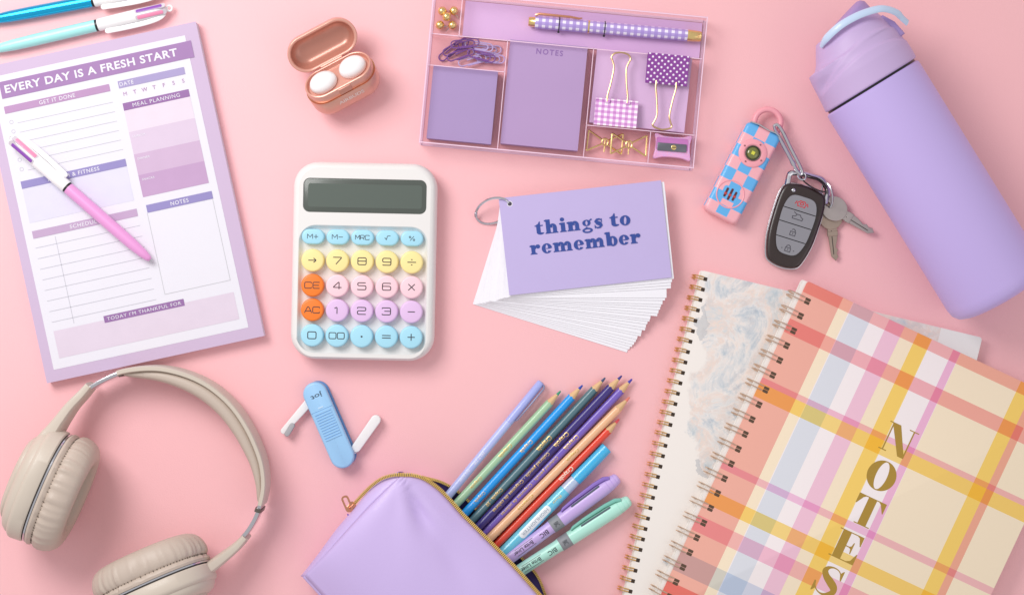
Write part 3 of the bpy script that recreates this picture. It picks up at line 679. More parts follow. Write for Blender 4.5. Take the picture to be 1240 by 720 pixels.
# ================================================================ personal alarm, carabiner, key fob, keys
AL = T('personal_alarm', 'pink and blue checkered personal alarm with flashlight and pink hoop', 'personal alarm', 898.5, 209.5, -27.2, 18)
ck = NT('pink_blue_check_print', .42, coat=.2)
cell = 14.8
ca = ck.math('FLOOR', ck.math('DIVIDE', ck.math('ADD', ck.x, cell*10.5), cell)); cb_ = ck.math('FLOOR', ck.math('DIVIDE', ck.math('ADD', ck.y, cell*20), cell))
par = ck.math('FLOORED_MODULO', ck.math('ADD', ck.math('ADD', ca, cb_), 1), 2)
endm = ck.math('LESS_THAN', ck.y, -56)
alm = ck.done(ck.mix(endm, ck.mix(par, lin('f6b2bb'), lin('62b3ec')), lin('f6b2bb')))
pinkp = mat('pink_rubber', 'f4a5b0', .45, coat=.1)
mb = MB(); mb.slab(rrect(45, 119, 7, n=5), 0, 22, 5, 4, n=4); mb.build('body', alm, AL.o, sharp=50)
mb = MB(); mb.ribbon([(-19, 59, 15), (-8, 60.6, 15), (4, 59.6, 15), (14, 60.6, 15), (20, 59, 15)], 2.4, 14); mb.build('metal_strip', chrome, AL.o)
lx, ly = AL.l(911.8, 185.4, 24)
mb = MB(); mb.loops([[(x, y, z) for x, y in ell(r, r, lx, ly, 36)] for z, r in ((21.8, 17.2), (23.2, 16.8), (23.9, 15.6), (24.1, 11), (23.2, 9.6))], False, True); lr = mb.build('light_bezel', pinkp, AL.o)
mb = MB(); mb.loops([[(x, y, z) for x, y in ell(r, r, lx, ly, 32)] for z, r in ((23.3, 9.4), (24.8, 9.2), (25, 8.2), (23.8, 7.4))], False, True); mb.build('lens_ring', mat('dark_chrome', '77756c', .2, metal=1), lr)
mb = MB(); mb.ball((lx, ly, 23.6), 7.2, 20, 10, sc=(1, 1, .3)); mb.build('lens', mat('yellow_tinted_lens', '6f7430', .08, coat=1), lr)
mb = MB(); mb.box(lx-2, lx+2, ly-2, ly+2, 25.4, 26.1); mb.build('light_diode', mat('diode_yellow', 'd8d84c', .3), lr)
for a in (75, 165, 255, 345):
    mb = MB(); mb.slab(ell(1.1, 1.1, lx+13.3*math.cos(math.radians(a)), ly+13.3*math.sin(math.radians(a)), 10), 23.9, 24.5); mb.build('screw', mat('screw_head', '9a5f68', .4), lr)
gx_, gy_ = AL.l(884.3, 235.2, 22)
mb = MB(); mb.tube([(gx_+16.5*math.cos(a), gy_+16.5*math.sin(a), 21.9) for a in [2*PI*k/36 for k in range(36)]], .9, 6, closed=True); gr = mb.build('speaker_ring', pinkp, AL.o)
mb = MB(); mb.slab(rrect(21, 16, 3, gx_, gy_, 3), 22.02, 22.12); mb.build('speaker_panel', mat('alarm_blue', '62b3ec', .45), gr)
for k in (-1, 0, 1):
    mb = MB(); mb.slab(rrect(2.8, 12 if k else 15, 1.3, gx_+k*5.6, gy_, 3), 22.14, 22.4); mb.build('speaker_slot', mat('slot_dark_red', '5a2630', .5), gr)
    mb = MB(); mb.slab(rrect(3.6, 2.8, .8, gx_+k*5.6, gy_-1+k*.5, 2), 22.42, 22.9, .2, n=1); mb.build('speaker_pin', mat('pin_red', 'c2453f', .4), gr)
hx, hy = AL.l(929.5, 148.5, 12)
mb = MB(); mb.tube([(hx+15.8*math.cos(a), hy+15.8*math.sin(a), 12) for a in [math.radians(-48+276*k/30) for k in range(31)]], 3.5, 12, flat=1.0); mb.build('hoop', pinkp, AL.o)

CB = T('carabiner', 'slim silver carabiner joining the alarm hoop to the key fob', 'carabiner', 939.5, 151, -61.5, 20, z=18)
mb = MB(); pth = spline([(0, 0, 0), (2, 2.2, 1), (12, 3.2, 2), (34, 2.6, 0), (58, 2.4, -2), (66, .8, -3), (66, -1.8, -3), (60, -3.2, -2), (50, -3.4, -1)], 5)
mb.tube(pth, 2.2, 10); mb.tube(spline([(0, 0, 0), (0, -2, 0), (5, -3.4, 0), (12, -3.4, 0)], 4), 1.9, 10); mb.build('hook_frame', chrome, CB.o)
mb = MB(); mb.tube([(11, -3.4, 0), (51, -3.4, -1)], 2.5, 12); mb.build('spring_gate', mat('satin_steel', 'c9c7d0', .25, metal=.95), CB.o)
mb = MB(); mb.lathe([(48, 3.1), (53, 3.1)], 12, M=Matrix.Translation((0, -3.4, -1))); mb.build('gate_sleeve', chrome, CB.o)
mb = MB(); mb.tube([(69+5*math.cos(a), -1+4.4*math.sin(a), -3+1.5*math.cos(a)) for a in [2*PI*k/18 for k in range(18)]], 1.2, 8, closed=True); mb.build('swivel_eye', chrome, CB.o)

KR = T('split_ring', 'dark split ring looped through the top of the key fob', 'key ring', 985, 222, -33, 12, z=15)
mb = MB()
for dz in (0, 1.6): mb.tube([(17.5*math.cos(a), 5.5*math.sin(a), dz+4*math.cos(a)) for a in [2*PI*k/32 for k in range(32)]], .9, 6, closed=True)
mb.build('ring_coil', mat('dark_steel', '4a4446', .25, metal=.9), KR.o)

KF = T('key_fob', 'dark brown car key fob with four silver buttons', 'key fob', 963.0, 272.0, -17.5, 18)
fo = [(-27, 43), (-31, 30), (-31.5, 5), (-30, -20), (-24, -42), (-17, -50), (0, -53), (17, -50), (24, -42), (30, -20), (31.5, 5), (31, 30), (27, 43), (18, 47), (0, 49), (-18, 47)]
fo = [tuple(p) for p in spline([(x*.93, y) for x, y in fo], 3, closed=True)]
fbm = mat('brown_fob_plastic', '2b1c1a', .36, coat=.35, bump=.08, bs=900)
mb = MB(); mb.slab(fo, 0, 16, 4.5, 3, n=4); mb.build('fob_body', fbm, KF.o, sharp=50)
mb = MB(); mb.slab(inset(fo, -1.2), 4, 8, .8, .8, n=2); mb.build('chrome_trim', chrome, KF.o)
# chrome bail with slot
mb = MB(); mb.tube(rpath([(-22, 42, 9), (-24, 58, 9), (-14, 62, 9), (16, 63, 9), (27, 52, 9), (28, 36, 9)], 4, 4), 3.6, 10); mb.build('chrome_bail', chrome, KF.o)
mb = MB(); mb.ball((-14, 39, 16), 2.6, 14, 8, sc=(1, 1, .5)); mb.build('indicator', chrome, KF.o)
silv = mat('satin_silver_button', '9b9aa1', .3, metal=.5, coat=.2, bump=.05, bs=1500)
mb = MB(); pan = [(-15, 33), (0, 35), (15, 33), (21, 20), (21.5, 0), (19, -22), (12, -37), (0, -40), (-12, -37), (-19, -22), (-21.5, 0), (-21, 20)]
pan = [(x*.9, y*.93+1) for x, y in pan]; pan = [tuple(p) for p in spline(pan, 4, closed=True)]
mb.slab(inset(pan, -1), 15.4, 16.4, .3, n=2); mb.build('button_surround', mat('fob_gap', '191416', .4), KF.o)
def clip_poly(poly, y0, y1):
    def half(P_, f, lim, keep):
        o = []
        for i in range(len(P_)):
            a, b = P_[i-1], P_[i]; ia, ib = keep(a[1]), keep(b[1])
            if ia != ib: t = (lim-a[1])/(b[1]-a[1]); o.append((a[0]+t*(b[0]-a[0]), lim))
            if ib: o.append(b)
        return o
    p_ = half(poly, 0, y0, lambda y: y >= y0); return half(p_, 0, y1, lambda y: y <= y1)
ylim = [-39, -18.4, -.2, 16.8, 36]; icon = mat('icon_grey', '55535a', .5); icr = mat('icon_red', 'c2323c', .5)
for k in range(4):
    pl_ = clip_poly(pan, ylim[k]+1.5, ylim[k+1]-1.5); mb = MB(); mb.slab(pl_, 16, 19.2, 1.0, n=3); b_ = mb.build('button', silv, KF.o, sharp=40)
    yc = (-30, -10, 8.5, 25)[k]; m = MB(); Z = 19.25
    if k == 3:
        m.stroke([(-4, yc-2), (-5.5, yc+1), (-2.5, yc+4), (3, yc+4), (5.5, yc+1), (4, yc-2)], 1.2, Z); m.stroke([(-5, yc-2.5), (5, yc-2.5)], 1, Z); m.band(0, yc+1, 2.6, 2, 1.3, 1, z=Z); m.stroke([(-8, yc-1), (-6.5, yc+3)], 1.15, Z); m.stroke([(8, yc-1), (6.5, yc+3)], 1.15, Z)
    elif k == 2:
        m.stroke([(-6, yc-2), (-6.5, yc+.5), (-3, yc+1.5), (-1.5, yc+4), (2.5, yc+4), (4, yc+1.5), (6.5, yc+.5), (6, yc-2)], 1.15, Z, closed=True); m.stroke([(-2, yc+3.8), (-6, yc+6)], 1.15, Z)
    else:
        m.stroke([(-3.2, yc-3.5), (3.2, yc-3.5), (3.2, yc+1), (-3.2, yc+1)], 1.15, Z, closed=True)
        m.stroke([(2.2, yc+1), (2.2, yc+3.2), (0, yc+4.4), (-2.2, yc+3.2)] + ([(-2.2, yc+1)] if k == 0 else []), 1.15, Z); m.band(0, yc-1.2, .9, .9, 0, 0, z=Z, n=8)
        if k == 0: m.stroke([(-8, yc-1), (-6.6, yc-1)], 1.2, Z); m.stroke([(6.6, yc-1), (8, yc-1)], 1.2, Z)
    m.build('button_icon', icr if k == 3 else icon, b_, smooth=False)
def key(label, px, py, deg, L_, z, col, br=16):
    t = T('door_key', label, 'key', px, py, deg, z+2, z=z, group='metal keys on the split ring')
    km = mat('worn_key_metal', col, .34, metal=.85, bump=.25, bs=250, var=.15, vs_=150)
    # bow with hole
    mb = MB(); o2 = ell(br, br*.92, n=32); hol = ell(3, 3, br*-.62, 0, n=32)
    L2 = [[(x, y, 0) for x, y in o2], [(x, y, 2.6) for x, y in inset(o2, 0)], [(x, y, 3) for x, y in inset(o2, .4)], [(x, y, 3) for x, y in hol], [(x, y, 0) for x, y in hol], [(x, y, 0) for x, y in o2]]
    mb.loops(L2, False, False); mb.build('bow', km, t.o)
    w = 6; o = [(br-2, -w), (br+L_-6, -w*.7), (br+L_, 0.6), (br+L_-5, 4.2), (br+L_-9, 2.6), (br+L_-13, 4.6), (br+L_-17, 2.2), (br+L_-21, 3.6), (br+L_-25, 4.8), (br+6, w), (br-2, w)]
    mb = MB(); mb.slab(o, .3, 2.6, .4, n=1); mb.build('blade', km, t.o)
    mb = MB(); mb.box(br+1, br+L_-8, -1.7, -.7, 2.62, 2.75); mb.build('blade_groove', mat('groove_shade', '4e4844', .4, metal=.7), t.o)
    mb = MB(); mb.slab([(br+2, -6.4), (br+8, -6.4), (br+8, 6.4), (br+2, 6.4)], .2, 3.1, .4, n=1); mb.build('shoulder', km, t.o)
key('bronze toned door key pointing down beside the fob', 1006, 262, -84, 38, 3, 'b5a294')
key('silver grey door key pointing right beyond the fob', 1010.5, 252.5, -32, 40, 7.5, 'bdb4b0')
KR2 = T('split_ring', 'silver loop of the split ring holding the two keys', 'key ring', 1002, 236, -80, 12, z=11)
mb = MB(); mb.tube([(15*math.cos(a), 5*math.sin(a), 6*math.sin(a)) for a in [2*PI*k/32 for k in range(32)]], 1.1, 6, closed=True); mb.build('ring_coil', chrome, KR2.o)
# ================================================================ bottle
BZ = 61.5
BT = T('water_bottle', 'large lilac insulated water bottle lying on its side with a pale blue carry loop', 'water bottle', 1055, 105, 31.7, BZ, z=BZ)
bbm = mat('lilac_powder_coat', 'c4afe8', .42, bump=.12, bs=1800)
blm = mat('lilac_lid_plastic', 'c6add8', .5, bump=.04, bs=900)
RY = Matrix.Rotation(math.radians(-90), 4, 'Z')     # x profile axis -> minus y
mb = MB(); mb.lathe([(1.2, 55), (1.4, 58.5), (3.2, 60.6), (8, 61), (150, 61), (272, 61), (281, 59.5), (287, 55), (290, 48), (290.5, 30)], 72, M=RY); mb.build('bottle_body', bbm, BT.o)
mb = MB(); mb.lathe([(-1.5, 57.5), (1.6, 57.5)], 48, M=RY); mb.build('gasket', black_pl, BT.o)
def ringl(y, cx, cz, rx, rz, n=64, f=None):
    o = []
    for k in range(n):
        a = 2*PI*k/n; e = f(a) if f else 0
        o.append((cx+rx*math.cos(a), y+e, cz+rz*math.sin(a)))
    return o
def itp(tab, y):
    for (a, u), (b, v) in zip(tab, tab[1:]):
        if y <= b: t = (y-a)/(b-a); t = t*t*(3-2*t) if b-a < 4 else t; return u+(v-u)*t
    return tab[-1][1]
lx_ = [(1, -60), (15, -58.4), (40, -56.6), (47, -55.5), (49.4, -46), (55, -41), (62, -37), (72, -31), (76, -28.5)]
rx_t = [(1, 60.6), (10, 61.4), (25, 61.2), (38, 59.4), (48, 57), (54, 55), (62, 52), (72, 49), (76, 47.5)]
rz_t = [(1, 60.6), (25, 60), (38, 58), (48, 54.5), (56, 51), (64, 47), (72, 42), (76, 39)]
ss = lambda v: 0 if v < 0 else 1 if v > 1 else v*v*(3-2*v)
def lidloop(y, n=150, shrink=0):
    l, r, rz = itp(lx_, y)+shrink, itp(rx_t, y)-shrink, itp(rz_t, y)-shrink; cx, rx = (l+r)/2, (r-l)/2; o = []
    for k in range(n):
        a = 2*PI*k/n; x = cx+rx*math.cos(a); z = rz*math.sin(a)
        if z > 0:
            y1 = 40-.0042*(x-4)**2; y2 = 55-.0052*(x-16)**2; w = ss(z/26)
            d = 2.3*w*(ss((y-y1+4)/4)*(1-ss((y-y1)/17)))+1.9*w*(ss((y-y2+4)/4)*(1-ss((y-y2)/13)))
            q = 1-d/60; x, z = cx+(x-cx)*q, z*q
        o.append((x, y, z))
    return o
mb = MB(); ysl = [1.2+k*1.0 for k in range(75)]
mb.loops([lidloop(1.2, shrink=4)]+[lidloop(1.8, shrink=.8)]+[lidloop(y) for y in ysl[2:]]+[lidloop(76, shrink=3)]); mb.build('lid_collar', blm, BT.o, sharp=60)
capm = mat('violet_cap_plastic', 'a78ec6', .48, bump=.04, bs=900)
mb = MB(); L = [ringl(73, 9.5, 0, 38, 39), ringl(81, 8.6, 0, 36, 37, f=lambda a: 8.2*math.cos(a)), ringl(83.4, 7.6, 0, 33.5, 33, f=lambda a: 9.2*math.cos(a)), ringl(84.6, 7, 0, 30, 29, f=lambda a: 9.0*math.cos(a)), ringl(84.8, 7, 0, 20, 20, f=lambda a: 6.2*math.cos(a))]
mb.loops(L); mb.build('spout_cap', capm, BT.o, sharp=60)
mb = MB(); mb.slab([(46, 30), (61, 32), (58, 50), (50, 64), (42, 60)], 6, 22, 3, n=3); mb.build('cap_latch', capm, BT.o)
mb = MB(); lp = spline([(69.5, 41, 20), (66, 48, 25), (62, 57, 31), (53, 66, 38), (42, 72, 43), (21, 77, 47), (0, 78.5, 47), (-14, 77, 42), (-25, 74, 33), (-31, 70, 22)], 5)
mb.tube(lp, [4]*8+[4.6]*(len(lp)-14)+[4.2, 3.9, 3.5, 3.1, 2.7, 2.3], 12, flat=.42, up=(.05, .35, 1)); mb.build('carry_loop', mat('pale_blue_plastic', 'c6daf4', .4, coat=.3), BT.o)

# ================================================================ headphones
HP = T('headphones', 'beige over ear wireless headphones lying on their side', 'headphones', 180, 590, 0, 40)
hpm = mat('beige_soft_plastic', 'cabeb0', .48, bump=.04, bs=900, coat=.1); hpl = mat('beige_leatherette', 'c2b2a5', .46, bump=.3, bs=900); hpf = mat('beige_mesh_fabric', 'a8967f', .9, bump=.6, bs=2500)
outp = [(86.6, 484), (102, 468), (121, 456.5), (144, 447), (169, 443), (193, 443), (217.6, 448), (241, 457), (262, 470), (282, 488.5), (298, 510.6), (311, 536), (320, 563), (322, 592), (315, 622), (305, 642), (294, 656)]
loc = [HP.l(x, y, 52) for x, y in outp]; sp = spline([(x, y, 0) for x, y in loc], 6); n = len(sp)
def nrm(i):
    t = (sp[min(n-1, i+1)]-sp[max(0, i-1)]).normalized(); return Vector((t.y, -t.x, 0))       # inward (to the right of travel)
i0, i1 = 10, n-3
BH = 46; ZC = 30
# band shell
mb = MB(); P_ = [sp[i]+nrm(i)*3.6+Vector((0, 0, ZC)) for i in range(17, n-14)]; mb.ribbon(P_, 6.6, BH, 16, e=.35); band_ = mb.build('headband', hpm, HP.o)
m_ = len(P_); mb = MB(); q0, q1 = 18, n-15; Pc = []; th = []; hg = []
for i in range(q0, q1+1):
    f = (i-q0)/(q1-q0); w = min(1, math.sin(PI*f)**.5*1.0) if 0 < f < 1 else .0; t = 2+18*w; Pc.append(sp[i]+nrm(i)*(4.2+t/2)+Vector((0, 0, ZC))); th.append(t); hg.append(BH*(.62+.3*w))
mb.ribbon(Pc, th, hg, 20, e=.75); mb.build('headband_cushion', hpl, band_)
for (a, b) in ((7, 19), (n-16, n-1)):
    mb = MB(); mb.ribbon([sp[i]+nrm(i)*4.3+Vector((0, 0, ZC)) for i in range(a, b+1)], 5.6, 32, 14, e=.35); sl = mb.build('slider', chrome, HP.o)
    mb = MB(); k = b-2 if a < 40 else a+2; mb.ribbon([sp[i]+nrm(i)*4.5+Vector((0, 0, ZC)) for i in (k, k+1)], 8.6, 38, 14, e=.35); mb.build('slider_stop', mat('dark_steel_trim', '6c655f', .35, metal=.7), sl)
def armp(pts, ths, hts, zs):
    P2 = [(*HP.l(x, y, 45), z) for (x, y), z in zip(pts, zs)]; s2 = spline(P2, 6); m = len(pts)
    lerp = lambda A, t: A[int(t)]*(1-(t-int(t)))+A[min(m-1, int(t)+1)]*(t-int(t))
    tt = [min(m-1, k/6) for k in range(len(s2))]
    mb = MB(); mb.ribbon(s2, [lerp(ths, t) for t in tt], [lerp(hts, t) for t in tt], 18, e=.5); return mb.build('yoke_arm', hpm, HP.o)
armp([(107.5, 466.5), (98, 478), (86, 492), (76, 508), (66, 524), (50, 540)], [10, 11.5, 13, 15, 19, 16], [38, 40, 42, 46, 50, 50], [30, 32, 38, 46, 54, 56])
armp([(296.5, 650), (286, 661.5), (272, 673), (257, 684), (240, 694), (222, 712)], [9, 11, 13, 15, 19, 16], [38, 40, 42, 46, 50, 50], [30, 32, 38, 46, 52, 54])
def cup(px, py, z, ang, el, seed):
    """ang: plan direction the cushion faces (degrees, world); el: how far it looks up"""
    x, y = HP.l(px, py, z); a, e = math.radians(ang), math.radians(el)
    nv = Vector((math.cos(a)*math.cos(e), math.sin(a)*math.cos(e), math.sin(e))); sv = Vector((-math.sin(a), math.cos(a), 0)); tv = nv.cross(sv)
    M = Matrix(((nv.x, sv.x, tv.x, x), (nv.y, sv.y, tv.y, y), (nv.z, sv.z, tv.z, z), (0, 0, 0, 1)))
    A, B_ = 69, 54; rnd = random.Random(seed); ph = [rnd.uniform(0, 6.3) for _ in range(6)]
    def loop(t, s, n=120, wr=0, ex=2.3, tw=0):
        o = []
        for k in range(n):
            q = 2*PI*k/n; c, d = math.cos(q), math.sin(q)
            c2 = math.copysign(abs(c)**(2/ex), c); d2 = math.copysign(abs(d)**(2/ex), d)
            w = wr*(math.sin(41*q+ph[0]+1.5*math.sin(5*q+ph[4]))*.6+math.sin(27*q+ph[1])*.5+math.sin(63*q+ph[2])*.35)*(.65+.35*math.sin(3*q+ph[3]))
            o.append((t+tw*w, A*s*c2+w*c, B_*s*d2+w*d))
        return o
    c_ = bpy.data.objects.new('ear_cup', None)
    mb = MB(); mb.loops([loop(t, s) for t, s in ((0, .90), (0, .97), (-1.5, .99), (-14, 1.0), (-17, .985), (-19, .95), (-19.6, .93))], M=M); sh_ = mb.build('cup_housing', hpm, HP.o)
    mb = MB(); mb.loops([loop(t, s) for t, s in ((-19, .935), (-22, .925), (-27, .87), (-29.5, .80), (-30.5, .76))], M=M); mb.build('outer_plate', hpm, sh_)
    mb = MB(); mb.loops([loop(t, s) for t, s in ((-30, .735), (-33, .73), (-36.5, .66), (-38, .52), (-38.5, .3))], M=M); mb.build('outer_disc', hpm, sh_)
    mb = MB(); mb.loops([loop(t, s) for t, s in ((-.2, .95), (1.6, .96), (1.8, .93))], M=M); mb.build('shadow_seam', mat('dark_seam', '3c3634', .5), sh_)
    mb = MB(); mb.loops([loop(t, s) for t, s in ((1.6, .94), (1.8, .975), (3.6, .975), (3.8, .94))], M=M); mb.build('metal_trim', chrome, sh_)
    mb = MB(); mb.loops([loop(t, s, wr=w, tw=.3) for t, s, w in ((3.6, .93, 0), (4.2, .975, .2), (7, .995, .6), (10, .98, 1.1), (12, .945, 1.1))], M=M); cu_ = mb.build('cushion_base', hpl, HP.o)
    mb = MB(); mb.loops([loop(t, s, wr=w, tw=.5, n=180) for t, s, w in ((10.5, .91, 0), (12, .95, 2.6), (15, .99, 2.7), (20, 1.01, 1.7), (27, 1.0, .9), (34, .96, .5), (39, .90, .2), (42, .82, 0), (43, .74, 0), (41.5, .66, 0), (38, .60, 0), (30, .56, 0), (24, .55, 0))], M=M); k_ = mb.build('ear_cushion', hpl, HP.o, sharp=80)
    mb = MB(); mb.loops([loop(24, .57), loop(24.8, .50), loop(25, .1)], M=M); mb.build('speaker_fabric', hpf, k_)
    # stitches along the gathered seam
    mb = MB()
    for k in range(96):
        q = 2*PI*k/96; c, d = math.cos(q), math.sin(q); c2 = math.copysign(abs(c)**(2/2.3), c); d2 = math.copysign(abs(d)**(2/2.3), d)
        mb.tube([(10.9, A*.95*c2, B_*.95*d2), (12.9, A*.965*c2, B_*.965*d2)], .45, 4, M=M)
    mb.build('stitching', mat('dark_thread', '5e544c', .8), k_, kind='stuff')
cup(56, 589, 57, -22.7, -3, 3)
cup(190, 709, 56, 114.0, -10, 8)
mb = MB(); x, y = HP.l(130.5, 466.5, 62); mb.text('L', x, y, 0, 4, 0, bold=.02, M=None); 

# ================================================================ folding tool
FT = T('folding_tool', 'light blue folding pocket tool with two white arms opened out', 'pocket tool', 398, 514.5, 23.5, 18)
ftb = mat('light_blue_plastic', '9ac8ef', .42, coat=.15, bump=.04, bs=900); ftd = mat('mid_blue_plastic', '5f8fc6', .5)
mb = MB(); mb.slab(rrect(29, 110, 14.4, n=10), 11, 20, 3, .6, n=4); hd = mb.build('top_plate', ftb, FT.o)
mb = MB(); mb.slab(rrect(28, 109, 13.9, 2.2, .5, n=10), 0.3, 6, .6, 1.5); mb.build('back_plate', ftd, FT.o)
mb = MB(); mb.slab(rrect(22, 100, 11, 0, 0, n=8), 6, 11); mb.build('hinge_core', ftd, FT.o)
mb = MB()
for k in range(11): mb.box(-10.5, 10.5, 16.6-k*3.3, 18.2-k*3.3, 19.9, 21.0)
mb.build('grip_ridges', ftb, hd)
mb = MB(); mb.stroke([(-13.4, 20.3), (13.4, 20.3)], .5, 20.03); mb.build('panel_line', ftd, hd)
mb = MB(); mb.slab(rrect(7, 1.6, .8, 0, 23.5, 3), 20, 20.5); mb.build('slide_mark', mat('pale_mark', 'c3def6', .5), hd)
mb = MB(); mb.text('jot', 1, 37.5, 14.5, 5.6, 20.05, rot=180, bold=.02); mb.build('lettering', mat('slate_print', '4a6076', .6), hd, smooth=False)
wa = mat('white_arm_plastic', 'eeebec', .4, coat=.2, bump=.03)
a0 = FT.l(380, 480, 10); a1 = FT.l(341.5, 524, 10)
def armbar(p, r, w0, w1, z0, z1, name, mat_, par):
    p, r = Vector(p), Vector(r); d = (r-p).normalized(); n_ = Vector((-d.y, d.x)); o = []
    for (c, wd, s0) in ((p, w0, -1), (r, w1, 1)):
        for k in range(9):
            t = -PI/2+PI*k/8; o.append(tuple(c+d*s0*math.cos(t)*wd/2+n_*s0*math.sin(t)*wd/2))
    mb = MB(); mb.slab(o, z0, z1, 1.2, .5); return mb.build(name, mat_, par)
k1 = armbar(a0, FT.l(343.5, 521.5, 10), 11, 7.6, 6.2, 10.8, 'upper_arm', wa, FT.o)
g0, g1 = FT.l(347.5, 525, 12), FT.l(353.5, 515, 12)
armbar(g0, g1, 6.5, 6.5, 6.5, 12.5, 'rubber_pad', mat('grey_rubber', 'a9a8ac', .6), k1)
b0 = FT.l(414, 549, 10); b1 = FT.l(431, 541, 10); b2 = FT.l(455, 508, 10)
k2 = armbar(b0, FT.l(429, 545, 10), 15, 8, 6.2, 10.8, 'lower_arm', wa, FT.o)
armbar(FT.l(431.5, 541.5, 10), b2, 11, 12, 2.4, 13.2, 'pen_cap', wa, k2)

# ================================================================ pouch
PO = T('pencil_pouch', 'lilac zip pencil pouch with a gold zip, open towards the pens and pencils', 'pencil pouch', 500, 680, 0, 40)
def W3(px, py, h): return Vector(((px-620)*(D-h)/D-PO.cx, (360-py)*(D-h)/D-PO.cy, h))
pom = NT('lilac_leatherette', .46, coat=.08)
pom.bump(pom.math('MULTIPLY', pom.noise(.5, 4, .7), 1), .4, .0003)
pom = pom.done(lin('cdb7e9'))
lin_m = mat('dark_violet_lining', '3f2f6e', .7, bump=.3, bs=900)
lip = [(485, 576.5, 66), (497, 576, 64), (512, 580, 60), (530, 592, 57), (545, 607, 56), (560, 624, 56), (580, 644, 57), (608, 672, 58), (627, 692, 60), (643, 710, 60), (662, 732, 60), (690, 768, 58)]
lp = spline([W3(*p) for p in lip], 6)
crs = [(485, 576.5, 66), (462, 599, 68), (440, 621, 68), (415, 648, 66), (392, 673, 60), (369, 696, 46)]
cp = spline([W3(*p) for p in crs], 6)
NL, NC = len(lp), len(cp)
c00, c10, c01 = lp[0], lp[-1], cp[-1]
far = [W3(369, 696, 46)+(W3(560, 905, 46)-W3(369, 696, 46))*(i/(NL-1)) for i in range(NL)]
rt = [lp[-1]+(far[-1]-lp[-1])*(j/(NC-1)) for j in range(NC)]
def fold(x, y): return 0
rows_ = []
for j in range(NC):
    t = j/(NC-1); r = []
    for i in range(NL):
        s = i/(NL-1)
        p = lp[i]*(1-t)+far[i]*t + cp[j]*(1-s)+rt[j]*s - (lp[0]*(1-s)*(1-t)+lp[-1]*s*(1-t)+far[0]*(1-s)*t+far[-1]*s*t)
        z = p.z+22*math.sin(PI*min(1, t*1.02))**.8*math.sin(PI*min(1, max(0, s)))**.6
        # creases fanning from the corner
        wx, wy = p.x-lp[0].x, p.y-lp[0].y; rr = math.hypot(wx, wy)+1; an = math.degrees(math.atan2(wy, wx))
        g = lambda c, w, a, r0, r1: a*math.exp(-((an-c)/w)**2)*math.exp(-((rr-r0)/r1)**2)
        z += g(-62, 9, -8, 44, 30)+g(-47, 8, 3, 60, 40)+g(-80, 12, 2.5, 60, 60)+g(-57, 7, -5, 115, 40)
        r.append((p.x, p.y, z))
    rows_.append(r)
mb = MB(); mb.loops(rows_, False, False, closed=False)
# far skirt down to the table
sk = [[(p[0]-w*.72, p[1]-w*.66, z) for p in rows_[-1]] for w, z in ((0, rows_[-1][0][2]), (3.5, 40), (5, 28), (4, 12), (0, 1.0))]
mb.loops(sk, False, False, closed=False)
end_ = [r[-1] for r in rows_]; mb.loops([end_, [(x+4, y-3, z*.6) for x, y, z in end_], [(x+2, y-2, 1.0) for x, y, z in end_]], False, False, closed=False)
o = mb.build('front_panel', pom, PO.o, sharp=80)
so = o.modifiers.new('solid', 'SOLIDIFY'); so.thickness = .0008; so.offset = -1
# end panel
outl = [(481, 572.5, 58), (463, 578.5, 48), (446, 594, 42), (429, 615, 36), (409, 638, 32), (387, 668, 28), (364, 697, 26)]
ol = spline([W3(*p) for p in outl], 6)
def res(P_, m):
    o = []
    for k in range(m):
        f = k/(m-1)*(len(P_)-1); i = min(len(P_)-2, int(f)); o.append(P_[i].lerp(P_[i+1], f-i))
    return o
A_ = res(cp, 40); B_ = res(ol, 40); L = []
for j in range(9):
    t = j/8; L.append([tuple(A_[i].lerp(B_[i], t)+Vector((-.5, .6, 1))*5*math.sin(PI*t)*math.sin(PI*min(1, i/39+.02))**.6) for i in range(40)])
bt = [Vector((p.x+10*(i/39)+3, p.y-4, 1)) for i, p in enumerate(B_)]
for j in (1, 2, 3): L.append([tuple(B_[i].lerp(bt[i], j/3)+Vector((-1.5, 1.2, 0))*math.sin(PI*j/3)) for i in range(40)])
mb = MB(); mb.loops(L, False, False, closed=False); o = mb.build('end_panel', pom, PO.o, sharp=80)
so = o.modifiers.new('solid', 'SOLIDIFY'); so.thickness = .0006; so.offset = 1
mb = MB(); mb.tube([p+Vector((0, 0, .3)) for p in cp[3:]], [.3]+[.55]*(len(cp)-5)+[.3], 8); mb.build('piped_seam', pom, PO.o)
# under panel with the lower lip
low = [(489, 574, 34), (501, 575, 28), (517, 579, 20), (537, 585, 12), (560, 600, 7), (590, 632, 5), (620, 664, 5), (648, 694, 6), (659, 718, 8), (668, 745, 8), (700, 790, 8)]
lo = res(spline([W3(*p) for p in low], 6), 50)
bk = [W3(440+120*i/49, 640+150*i/49, 2.2) for i in range(50)]
L = [[tuple(lo[i].lerp(bk[i], t)-Vector((0, 0, (lo[i].z-2)*min(.9, 2.2*t)*(1-t)))) for i in range(50)] for t in [k/8 for k in range(9)]]
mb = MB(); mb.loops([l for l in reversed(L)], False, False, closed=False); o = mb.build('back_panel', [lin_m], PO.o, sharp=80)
mb = MB(); mb.loops([[tuple(p) for p in lo], [(p.x+.9, p.y+.7, p.z-1.2) for p in lo], [(p.x, p.y, max(.6, p.z*.5)) for p in lo], [(p.x-6, p.y-6, .6) for p in lo]], False, False, closed=False); mb.build('outer_back', pom, PO.o, sharp=80)
# inner lining under the top panel
mb = MB(); mb.loops([[(x, y, z-3.2) for x, y, z in r] for r in rows_[:20]], False, False, closed=False); mb.build('inner_lining', lin_m, PO.o)
